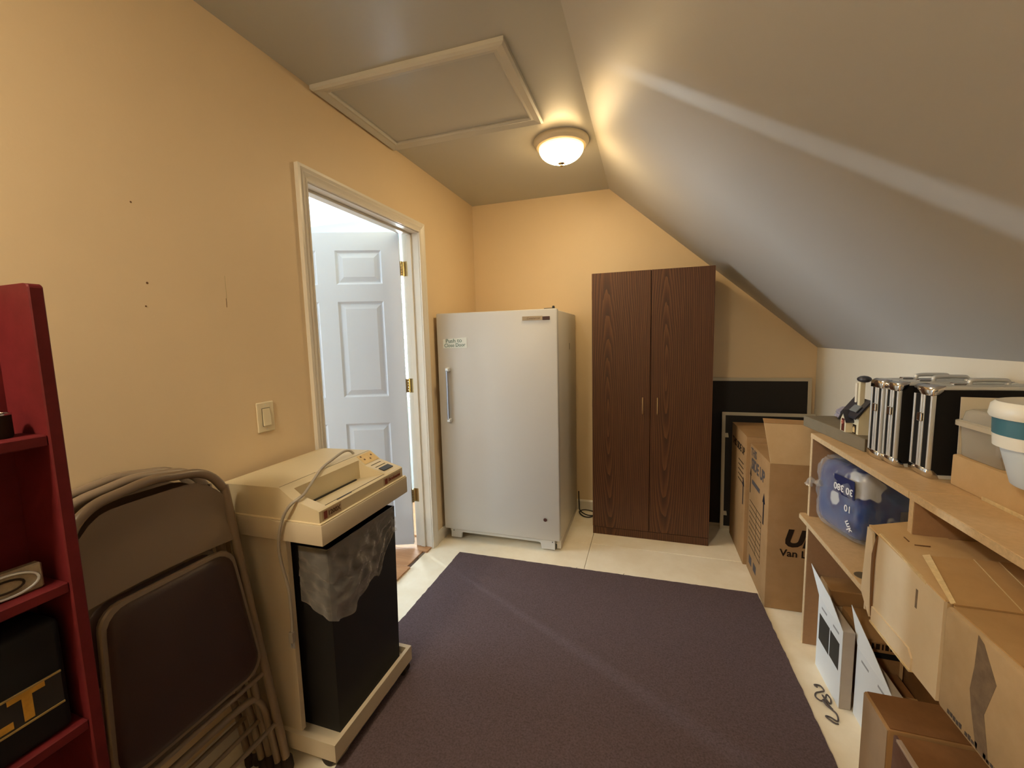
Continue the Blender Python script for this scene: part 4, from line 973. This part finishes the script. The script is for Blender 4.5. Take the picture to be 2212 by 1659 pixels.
def build_tub():
    # carton under the tub
    x0, x1, y0, y1, z0, z1 = 2.166, 2.412, 0.95, 1.452, ZD, 1.040
    r = thing('shallow_carton', (2.29, 1.2, ZD), 'shallow tan carton on the desk top under the clear tub', 'carton')
    finish('carton_body', box(x0, x1, y0, y1, z0, z1, 0.005, 2), CARD_T, r, smooth=40)
    finish('bottom_flap', box(x0-0.003, x0, 1.10, 1.33, z0, z0+0.010, 0.001), CARD_E, r)
    # clear tub
    a0, a1, b0, b1 = 2.172, 2.395, 1.290, 1.445; zb = z1
    r = thing('clear_tub', ((a0+a1)/2, (b0+b1)/2, zb), 'clear plastic storage tub with pale rim on the shallow carton', 'tub')
    def rr(x0, x1, y0, y1, rad, n=5):
        out = []
        for (cx, cy, s) in ((x1-rad, y1-rad, 0), (x0+rad, y1-rad, 1), (x0+rad, y0+rad, 2), (x1-rad, y0+rad, 3)):
            for k in range(n+1):
                a = (s+k/n)*PI/2; out.append((cx+rad*math.cos(a), cy+rad*math.sin(a)))
        return out
    def loft(levels):
        bm = bmesh.new(); rings = []
        for (g, z, rad) in levels: rings.append([bm.verts.new((p[0], p[1], z)) for p in rr(a0-g, a1+g, b0-g, b1+g, rad)])
        n = len(rings[0])
        for A, B in zip(rings, rings[1:]):
            for k in range(n): bm.faces.new([A[k], A[(k+1) % n], B[(k+1) % n], B[k]])
        return bm, rings
    bm, rg = loft([(-0.004, zb, 0.022), (0.0, zb+0.004, 0.024), (0.005, zb+0.095, 0.026)])
    bm.faces.new(rg[0][::-1])
    finish('tub_body', bm, TUB_C, r, smooth=50)
    bm, rg = loft([(0.005, zb+0.084, 0.026), (0.014, zb+0.084, 0.03), (0.014, zb+0.096, 0.03), (0.006, zb+0.099, 0.026), (0.005, zb+0.095, 0.026)])
    finish('rim', bm, TUB_RIM, r, smooth=40)
    bm, rg = loft([(0.004, zb+0.097, 0.026), (0.000, zb+0.122, 0.026), (-0.008, zb+0.128, 0.024)])
    bm.faces.new(rg[-1])
    finish('lid', bm, TUB_C, r, smooth=50)
    # papers inside
    finish('contents', box(a0+0.06, a1-0.02, b0+0.02, b1-0.03, zb+0.006, zb+0.040, 0.004), KRAFT_G, r)
    # sheet of card behind the tub
    o = finish('grey_card', quad_slab([(2.19, 1.474, z1-0.085), (2.30, 1.474, z1-0.085), (2.30, 1.480, 1.192), (2.19, 1.480, 1.194)], 0.002), KNEE_PAINT, None, loc=(2.25, 1.474, ZD))
    tag(o, 'grey card standing between the clear tub and the metal case', 'card')
build_tub()

def build_pail():
    cx, cy = 2.182, 1.158; z = 1.040
    r = thing('white_pail', (cx, cy, z), 'white plastic pail with teal band and rimmed lid at the right edge', 'pail')
    h = 0.158
    def ring_wall(name, prof, m): finish(name, lathe(prof, (cx, cy, z), 40), m, r, smooth=40)
    ring_wall('pail_body', [(0.0, 0), (0.062, 0), (0.067, 0.004), (0.088, h*0.55), (0.0, h*0.55)], PAIL_B)
    ring_wall('upper_wall', [(0.0, h*0.551), (0.098, h*0.551), (0.100, h*0.72), (0.0, h*0.72)], PAIL_W)
    ring_wall('teal_band', [(0.0, h*0.721), (0.1005, h*0.721), (0.102, h*0.95), (0.0, h*0.95)], TEAL)
    ring_wall('lid', [(0.0, h*0.951), (0.106, h*0.951), (0.109, h*0.99), (0.106, h*1.12), (0.098, h*1.17), (0.088, h*1.15), (0.0, h*1.15)], PAIL_W)
build_pail()

# ================================================================== SHREDDER
def build_shredder():
    r = thing('paper_shredder', (0.24, 1.20, 0), 'beige office paper shredder on a wheeled cabinet beside the doorway', 'shredder')
    # head
    lo = finish('head_lower', box(0.030, 0.447, 0.962, 1.432, 0.783, 0.848, 0.004, 2), SHRED_D, r, smooth=40)
    finish('seam_lip', box(0.030, 0.444, 0.964, 1.429, 0.847, 0.853, 0.002), STICK_L, lo)
    P = [(0.036, 0.852), (0.437, 0.852), (0.437, 0.888), (0.430, 0.892), (0.338, 0.918), (0.293, 0.950), (0.070, 0.946), (0.036, 0.940)]
    up = finish('head_cover', prism_y(P, 0.968, 1.006, 0.0), SHRED, r)
    finish('head_cover', prism_y(P, 1.318, 1.416, 0.0), SHRED, r)
    Q = [(0.036, 0.852), (0.437, 0.852), (0.437, 0.888), (0.430, 0.892), (0.418, 0.8895), (0.318, 0.868), (0.313, 0.868), (0.311, 0.937), (0.293, 0.950), (0.070, 0.946), (0.036, 0.940)]
    hp = finish('hopper', prism_y(Q, 1.006, 1.318, 0.0), SHRED, r)
    finish('paper_slot', box(0.309, 0.320, 1.040, 1.290, 0.8685, 0.8725), DARK, hp)
    # hopper rim step, rear lid seam
    finish('rim_line', box(0.4205, 0.4225, 0.990, 1.318, 0.889, 0.8915), PANEL_EDGE, hp)
    finish('lid_seam', box(0.2885, 0.2895, 0.972, 1.41, 0.949, 0.9508), PANEL_EDGE, hp)
    finish('latch_slot', quad_slab([(0.4245, 1.055, 0.8925), (0.4305, 1.055, 0.8925), (0.4305, 1.125, 0.8925), (0.4245, 1.125, 0.8925)], 0.0006), DARK, hp)
    finish('handle_notch', box(0.283, 0.2935, 1.12, 1.17, 0.949, 0.9515, 0.001), SHRED_D, hp)
    # control end
    def onslope(x): return 0.918 + (0.338-x)/(0.338-0.293)*0.032
    finish('instruction_sticker', quad_slab([(0.297, 1.325, onslope(0.297)+0.0003), (0.335, 1.325, onslope(0.335)+0.0003), (0.335, 1.408, onslope(0.335)+0.0003), (0.297, 1.408, onslope(0.297)+0.0003)], 0.0008), STICK_Y, up)
    def onflat(x): return 0.918 - (x-0.338)/(0.430-0.338)*0.026
    for (x, yy) in ((0.318, 1.345), (0.322, 1.375), (0.310, 1.395), (0.304, 1.340)):
        z = onslope(x)+0.0009; finish('sticker_mark', quad_slab([(x-0.003, yy-0.004, z+0.002), (x+0.003, yy-0.004, z-0.002), (x+0.003, yy+0.004, z-0.002), (x-0.003, yy+0.004, z+0.002)], 0.0005), BRN_INK, up)
    for x in (0.352, 0.372):
        bm = quad_slab([(x, 1.335, onflat(x)+0.0004), (x+0.003, 1.335, onflat(x+0.003)+0.0004), (x+0.003, 1.395, onflat(x+0.003)+0.0004), (x, 1.395, onflat(x)+0.0004)], 0.0006); finish('button_groove', bm, PANEL_EDGE, up)
    finish('rocker_switch', quad_slab([(0.388, 1.332, onflat(0.388)+0.0006), (0.412, 1.332, onflat(0.412)+0.0006), (0.412, 1.392, onflat(0.412)+0.0006), (0.388, 1.392, onflat(0.388)+0.0006)], 0.003), DARK, up)
    # front labels
    X = 0.4372
    finish('maker_mark', box(X, X+0.0008, 0.986, 1.000, 0.858, 0.882), RED_INK, up)
    finish('label', box(X, X+0.0004, 0.980, 1.062, 0.855, 0.885), mat('label_film', (0.42, 0.32, 0.20), 0.4), up)
    finish('lettering', text_bm('1200X', 0.020, (X+0.0009, 1.030, 0.870), (0, 1, 0), (0, 0, 1), bold=0.0006), BRN_INK, up)
    finish('label', box(X, X+0.0004, 1.290, 1.402, 0.856, 0.882), bpy.data.materials['label_film'], up)
    finish('maker_mark', box(X, X+0.0008, 1.298, 1.314, 0.858, 0.878), RED_INK, up)
    finish('lettering', text_bm('Shredmaster', 0.0155, (X+0.0009, 1.360, 0.869), (0, 1, 0), (0, 0, 1), bold=0.0004), RED_INK, up)
    # cabinet
    finish('cabinet_side', box(0.045, 0.283, 0.985, 1.003, 0.110, 0.783, 0.001), SHRED_D, r)
    finish('cabinet_side', box(0.045, 0.283, 1.402, 1.420, 0.110, 0.783, 0.001), SHRED_D, r)
    finish('cabinet_back', box(0.045, 0.060, 1.003, 1.402, 0.110, 0.783), SHRED_D, r)
    # tray with rim
    bm = bmesh.new()
    add_box(bm, 0.030, 0.425, 0.972, 1.432, 0.052, 0.072); add_box(bm, 0.030, 0.425, 0.972, 0.990, 0.072, 0.112); add_box(bm, 0.030, 0.425, 1.414, 1.432, 0.072, 0.112)
    add_box(bm, 0.410, 0.425, 0.990, 1.414, 0.072, 0.112); add_box(bm, 0.030, 0.045, 0.990, 1.414, 0.072, 0.112); add_box(bm, 0.045, 0.410, 0.990, 1.414, 0.072, 0.086)
    finish('tray', bm, SHRED_D, r)
    for (x, y) in ((0.369, 1.012), (0.402, 1.402), (0.07, 1.012), (0.07, 1.402)):
        bm = bmesh.new(); rz = 0.0 if x < 0.39 else 0.0085; rw = 0.022 if x < 0.39 else 0.0205
        for dy in (-0.013, 0.013):
            b2 = bmesh.new(); add_lathe(b2, [(0.0, -0.008), (0.014, -0.008), (rw, -0.005), (rw, 0.005), (0.014, 0.008), (0, 0.008)], (0, 0, 0), 16)
            bmesh.ops.transform(b2, matrix=Matrix.Translation((x, y+dy, rz+rw)) @ Matrix.Rotation(PI/2, 4, 'X'), verts=b2.verts)
            me = bpy.data.meshes.new('t'); b2.to_mesh(me); b2.free(); bm.from_mesh(me); bpy.data.meshes.remove(me)
        cst = finish('caster', bm, RUBBER, r, smooth=40)
        bm = bmesh.new(); add_box(bm, x-0.018, x+0.018, y-0.006, y+0.006, 0.020, 0.046, 0.003); add_lathe(bm, [(0.010, 0.044), (0.010, 0.053)], (x, y, 0), 12)
        finish('caster_housing', bm, RUBBER, cst)
    # bin: open topped, slightly flared
    bm = bmesh.new()
    def ring(g, z): return [bm.verts.new(p) for p in ((0.185-g, 1.036-g, z), (0.392+g, 1.036-g, z), (0.392+g, 1.392+g*0.3, z), (0.185-g, 1.392+g*0.3, z))]
    o0 = ring(0, 0.087); o1 = ring(0.012, 0.735); i1 = ring(0.008, 0.735); i0 = ring(-0.004, 0.092)
    bm.faces.new(o0[::-1]); bm.faces.new(i0)
    for A, B in ((o0, o1), (o1, i1), (i1, i0)):
        for k in range(4): bm.faces.new([A[k], A[(k+1) % 4], B[(k+1) % 4], B[k]])
    finish('bin', bm, BIN_BLACK, r)
    # bag drape: sheet over the front and left faces of the bin
    bm = bmesh.new(); nu, nv = 80, 56; g = []
    L1 = 0.115; L2 = 0.352     # left return then front face
    for i in range(nu+1):
        u = i/nu*(L1+L2); row = []
        s = (u-L1)
        # hem: long at the corner side, tapering to the right
        t = max(0, s)/L2
        if s < 0: hem = 0.190 + 0.05*(s/L1+1)
        else: hem = 0.245 - 0.03*t + 0.02*math.sin(t*9) if t < 0.62 else max(0.10, 0.245-0.03*0.62 - (t-0.62)*0.42)
        for j in range(nv+1):
            v = j/nv; z = 0.742 - v*hem
            f = 0.012*(z-0.087)/0.65
            w = 0.006 + 0.012*v*(0.6+0.8*abs(noise.noise(Vector((u*9, v*2.2, 1))))) + 0.014*noise.noise(Vector((u*24, v*7, 4)))*min(1, v*3+0.15) + 0.007*abs(noise.noise(Vector((u*60+v*14, v*22, 9))))*min(1, v*4+0.2)
            w = max(0.003, w)
            a = math.sin(min(1, v)*PI*0.9)*0.018*math.exp(-((t-0.30)/0.28)**2) if s > 0 else 0.004
            if s < 0: p = (0.392+f+0.006 + s*1.0, 1.036-f-w*0.7, z)
            else: p = (0.392+f+w+a, 1.036-f*0.6-0.004 + s, z)
            row.append(bm.verts.new(p))
        g.append(row)
    for i in range(nu):
        for j in range(nv): bm.faces.new([g[i][j], g[i+1][j], g[i+1][j+1], g[i][j+1]])
    finish('bin_bag', bm, BAG_FILM, r, smooth=50)
    # mains cord lying over the head and down the side
    pts = [(0.262, 1.352, 0.951), (0.257, 1.338, 0.966), (0.258, 1.300, 0.972), (0.266, 1.235, 0.963), (0.292, 1.150, 0.957), (0.320, 1.075, 0.938), (0.352, 1.005, 0.925), (0.362, 0.972, 0.922), (0.345, 0.953, 0.905), (0.315, 0.950, 0.86), (0.292, 0.951, 0.79), (0.286, 0.958, 0.72), (0.292, 0.972, 0.62), (0.290, 0.976, 0.52), (0.286, 0.977, 0.47)]
    finish('mains_cord', tube(smooth_pts(pts, 6), 0.0046, 8), CORD_G, r, smooth=60)
    finish('plug', box(0.277, 0.294, 0.968, 0.983, 0.435, 0.472, 0.003, 2), CORD_G, r)
    finish('plug_pin', box(0.280, 0.282, 0.973, 0.979, 0.415, 0.436), STEEL, r)
    finish('plug_pin', box(0.289, 0.291, 0.973, 0.979, 0.415, 0.436), STEEL, r)
STICK_L = mat('pale_lip_plastic', (0.72, 0.62, 0.42), 0.45)
build_shredder()

# ================================================================== FOLDING CHAIRS
def make_chair():
    """folded steel chair standing upright in the local y-z plane, seat to +x, base at z = 0"""
    r = thing('folding_chair', (0, 0, 0), 'taupe steel folding chair with brown vinyl seat, outermost of the leaning stack', 'chair', 'folded chairs leaning on the left wall')
    def arch(wt, wb, top, rad, x, y_off=0.0):
        pts = [(x, -wb, 0.03), (x, -wb+(wb-wt)*0.25, 0.25), (x, -wt-0.012, 0.62), (x, -wt, top-rad)]
        for a in (20, 45, 70): pts.append((x, -wt+rad-rad*math.cos(math.radians(a)), top-rad+rad*math.sin(math.radians(a))-0.012))
        pts += [(x, -wt+rad+0.02, top-0.008), (x, 0, top)]
        full = pts + [(p[0], -p[1], p[2]) for p in pts[::-1][1:]]
        return smooth_pts(full, 4)
    finish('frame_tube', tube(arch(0.185, 0.228, 1.052, 0.105, 0.0), 0.0125, 10), CHAIR_M, r, smooth=60)
    # backrest pressed panel
    bm = bmesh.new()
    nu, nv = 16, 6; G = []
    for i in range(nu+1):
        u = -1+2*i/nu; row = []
        for j in range(nv+1):
            v = j/nv
            top = 1.012 - 0.070*max(0, abs(u)-0.50)**2/0.25
            z = 0.812 - 0.004*u*u + v*(top-0.812)
            row.append(bm.verts.new((0.004-0.014*(1-u*u)+0.003*math.cos(v*PI*2), u*(0.182+0.006*(1-v)), z)))
        G.append(row)
    for i in range(nu):
        for j in range(nv): bm.faces.new([G[i][j], G[i+1][j], G[i+1][j+1], G[i][j+1]])
    bmesh.ops.solidify(bm, geom=bm.faces[:], thickness=0.004)
    finish('back_panel', bm, CHAIR_M, r, smooth=40)
    # seat: vinyl pad in a steel pan with rounded corners
    def rrect(w0, w1, z0, z1, rad, n=5):
        out = []
        for (cy, cz, s) in ((w1-rad, z1-rad, 0), (-w1+rad, z1-rad, 1), (-w0+rad, z0+rad, 2), (w0-rad, z0+rad, 3)):
            for k in range(n+1):
                a = (s+k/n)*PI/2; out.append((cy+rad*math.cos(a), cz+rad*math.sin(a)))
        return out
    def loft(levels):
        bm = bmesh.new(); rings = [[bm.verts.new((x, p[0], p[1])) for p in rrect(w0, w1, z0, z1, rad)] for (x, w0, w1, z0, z1, rad) in levels]
        n = len(rings[0])
        for A, B in zip(rings, rings[1:]):
            for k in range(n): bm.faces.new([A[k], A[(k+1) % n], B[(k+1) % n], B[k]])
        bm.faces.new(rings[0][::-1]); bm.faces.new(rings[-1]); return bm
    finish('seat_pan', loft([(-0.004, 0.185, 0.160, 0.395, 0.795, 0.05), (0.016, 0.190, 0.165, 0.390, 0.800, 0.05), (0.022, 0.188, 0.163, 0.392, 0.798, 0.05), (0.022, 0.180, 0.156, 0.400, 0.790, 0.05)]), CHAIR_M, r, smooth=40)
    finish('seat_pad', loft([(0.020, 0.180, 0.156, 0.400, 0.789, 0.05), (0.028, 0.176, 0.152, 0.404, 0.785, 0.05), (0.033, 0.160, 0.136, 0.420, 0.770, 0.045), (0.034, 0.08, 0.06, 0.52, 0.69, 0.04)]), CHAIR_V, r, smooth=60)
    # rear leg loop
    pts = [(-0.022, -0.215, 0.03), (-0.022, -0.205, 0.20), (-0.022, -0.190, 0.270), (-0.022, -0.15, 0.300), (-0.022, 0, 0.305)]
    full = pts + [(p[0], -p[1], p[2]) for p in pts[::-1][1:]]
    finish('rear_leg_loop', tube(smooth_pts(full, 4), 0.0105, 10), CHAIR_M, r, smooth=60)
    for s in (-1, 1):
        finish('rear_leg', tube([(-0.020, s*0.182, 0.29), (-0.012, s*0.176, 0.46), (-0.006, s*0.172, 0.62)], 0.010, 8), CHAIR_M, r, smooth=60)
        finish('foot_cap', lathe([(0, 0), (0.014, 0.001), (0.0175, 0.010), (0.0165, 0.045), (0.013, 0.050), (0, 0.050)], (0.0, s*0.229, 0), 14), RUBBER, r, smooth=50)
        finish('foot_cap', lathe([(0, 0), (0.012, 0.001), (0.015, 0.010), (0.014, 0.040), (0.011, 0.044), (0, 0.044)], (-0.022, s*0.2165, 0), 14), RUBBER, r, smooth=50)
        bm = bmesh.new(); add_lathe(bm, [(0, 0), (0.006, 0), (0.006, 0.003), (0.003, 0.005), (0, 0.005)], (0, 0, 0), 10)
        bmesh.ops.transform(bm, matrix=Matrix.Translation((0.0, s*0.204, 0.60)) @ Matrix.Rotation(s*-PI/2, 4, 'X'), verts=bm.verts)
        finish('rivet', bm, STEEL, r)
    finish('cross_brace', tube([(0.0, -0.208, 0.36), (0.0, 0.208, 0.36)], 0.007, 8), CHAIR_M, r, smooth=60)
    finish('cross_brace', tube([(0.0, -0.214, 0.18), (0.0, 0.214, 0.18)], 0.007, 8), CHAIR_M, r, smooth=60)
    return r
ch = make_chair()
LEAN = math.radians(-6.0)
spots = [(0.255, 0.718, 0.0, None), (0.195, 0.712, 0.005, 'taupe steel folding chair in the leaning stack, second from the wall'), (0.138, 0.708, -0.004, 'taupe steel folding chair leaning directly against the left wall')]
for i, (x, y, a, lab) in enumerate(spots):
    o = ch if i == 0 else copy_tree(ch)
    o.location = (x, y, 0.0); o.rotation_euler = (0, LEAN, a)
    if lab: o['label'] = lab

# ================================================================== RED SHELF
def build_red_shelf():
    yi, yo, xf, xb, zt = 0.445, 0.465, 0.359, 0.244, 1.500
    s = 0.82
    def zz(z): return 1.385+(z-1.385)*s
    r = thing('red_bookcase', (0.30, 0.20, 0), 'red painted wooden bookcase at the left edge of the room', 'bookcase')
    pr = [(xb, 0), (xf, 0), (xf, zt-0.006), (xf-0.004, zt-0.001), (xf-0.012, zt), (xb, zt)]
    finish('side_panel', prism_y(pr, yi, yo, 0.002), RED, r)
    finish('side_panel', prism_y(pr, -0.40, -0.374, 0.002), RED, r)
    finish('back_panel', box(xb-0.006, xb, -0.40, yo, 0.02, zt-0.004), RED, r)
    for (zt_) in (zz(1.205), zz(0.871), zz(0.535), zz(0.16)):
        finish('shelf', box(xb, xf-0.004, -0.374, yi, zt_-0.020, zt_, 0.002), RED, r)
    return zz
zz = build_red_shelf()
def build_shelf_items():
    z = zz(1.205)
    o = thing('dark_jar', (0.305, 0.398, z), 'dark cup with pale rim on the upper shelf of the red bookcase', 'cup')
    finish('cup_body', lathe([(0, 0), (0.018, 0), (0.020, 0.004), (0.020, 0.040), (0.018, 0.040), (0.017, 0.004), (0, 0.004)], (0.305, 0.404, z), 24), INK_B, o, smooth=40)
    finish('rim', tube([(0.305+0.019*math.cos(a), 0.404+0.019*math.sin(a), z+0.041) for a in [k*2*PI/24 for k in range(24)]], 0.0018, 6, True), CHROME, o, smooth=60)
    z = zz(0.871)
    r = thing('glass_dish', (0.312, 0.385, z), 'pressed glass dish with an oval face leaning on the middle shelf', 'dish')
    bm = hexa([(0.322, 0.330, z), (0.332, 0.424, z), (0.318, 0.424, z), (0.305, 0.330, z), (0.318, 0.330, z+0.046), (0.328, 0.426, z+0.046), (0.310, 0.426, z+0.046), (0.300, 0.330, z+0.046)], 0.003)
    finish('dish_body', bm, GLASSY, r)
    ux = Vector((0.010, 0.094, 0)).normalized(); up = Vector((-0.004, 0, 0.046)).normalized(); cc = Vector((0.3272, 0.378, z+0.023)); nn = ux.cross(up)
    finish('oval_ring', tube([cc+nn*0.0006+ux*0.040*math.cos(a)+up*0.019*math.sin(a) for a in [k*2*PI/28 for k in range(28)]], 0.0022, 6, True), STEEL, r, smooth=60)
    finish('oval_face', tube([cc+ux*0.022*math.cos(a)+up*0.010*math.sin(a) for a in [k*2*PI/20 for k in range(20)]], 0.0018, 6, True), INK_B, r, smooth=60)
    z = zz(0.535)
    # black tool bag with a yellow printed band
    r = thing('tool_bag', (0.30, 0.25, z), 'black tool bag with yellow lettering on the lower red shelf', 'bag')
    x1 = 0.342; y1 = 0.432
    finish('bag_body', box(0.252, x1, 0.05, y1, z, z+0.215, 0.012, 3), BLACK, r, smooth=50)
    b = finish('band', box(x1, x1+0.0012, 0.062, y1-0.010, z+0.055, z+0.118), DARK, r)
    for zz_ in (0.0545, 0.1145): finish('piping', box(x1+0.0012, x1+0.003, 0.062, y1-0.010, z+zz_, z+zz_+0.0032), mat('dull_yellow_piping%d' % int(zz_*1000), (0.28, 0.19, 0.06), 0.7), b)
    finish('lettering', text_bm('DEWALT', 0.072, (x1+0.0018, y1-0.034, z+0.0865), (0, 1, 0), (0, 0, 1), bold=0.003, sx=1.0, align='RIGHT'), YEL, b)
build_shelf_items()
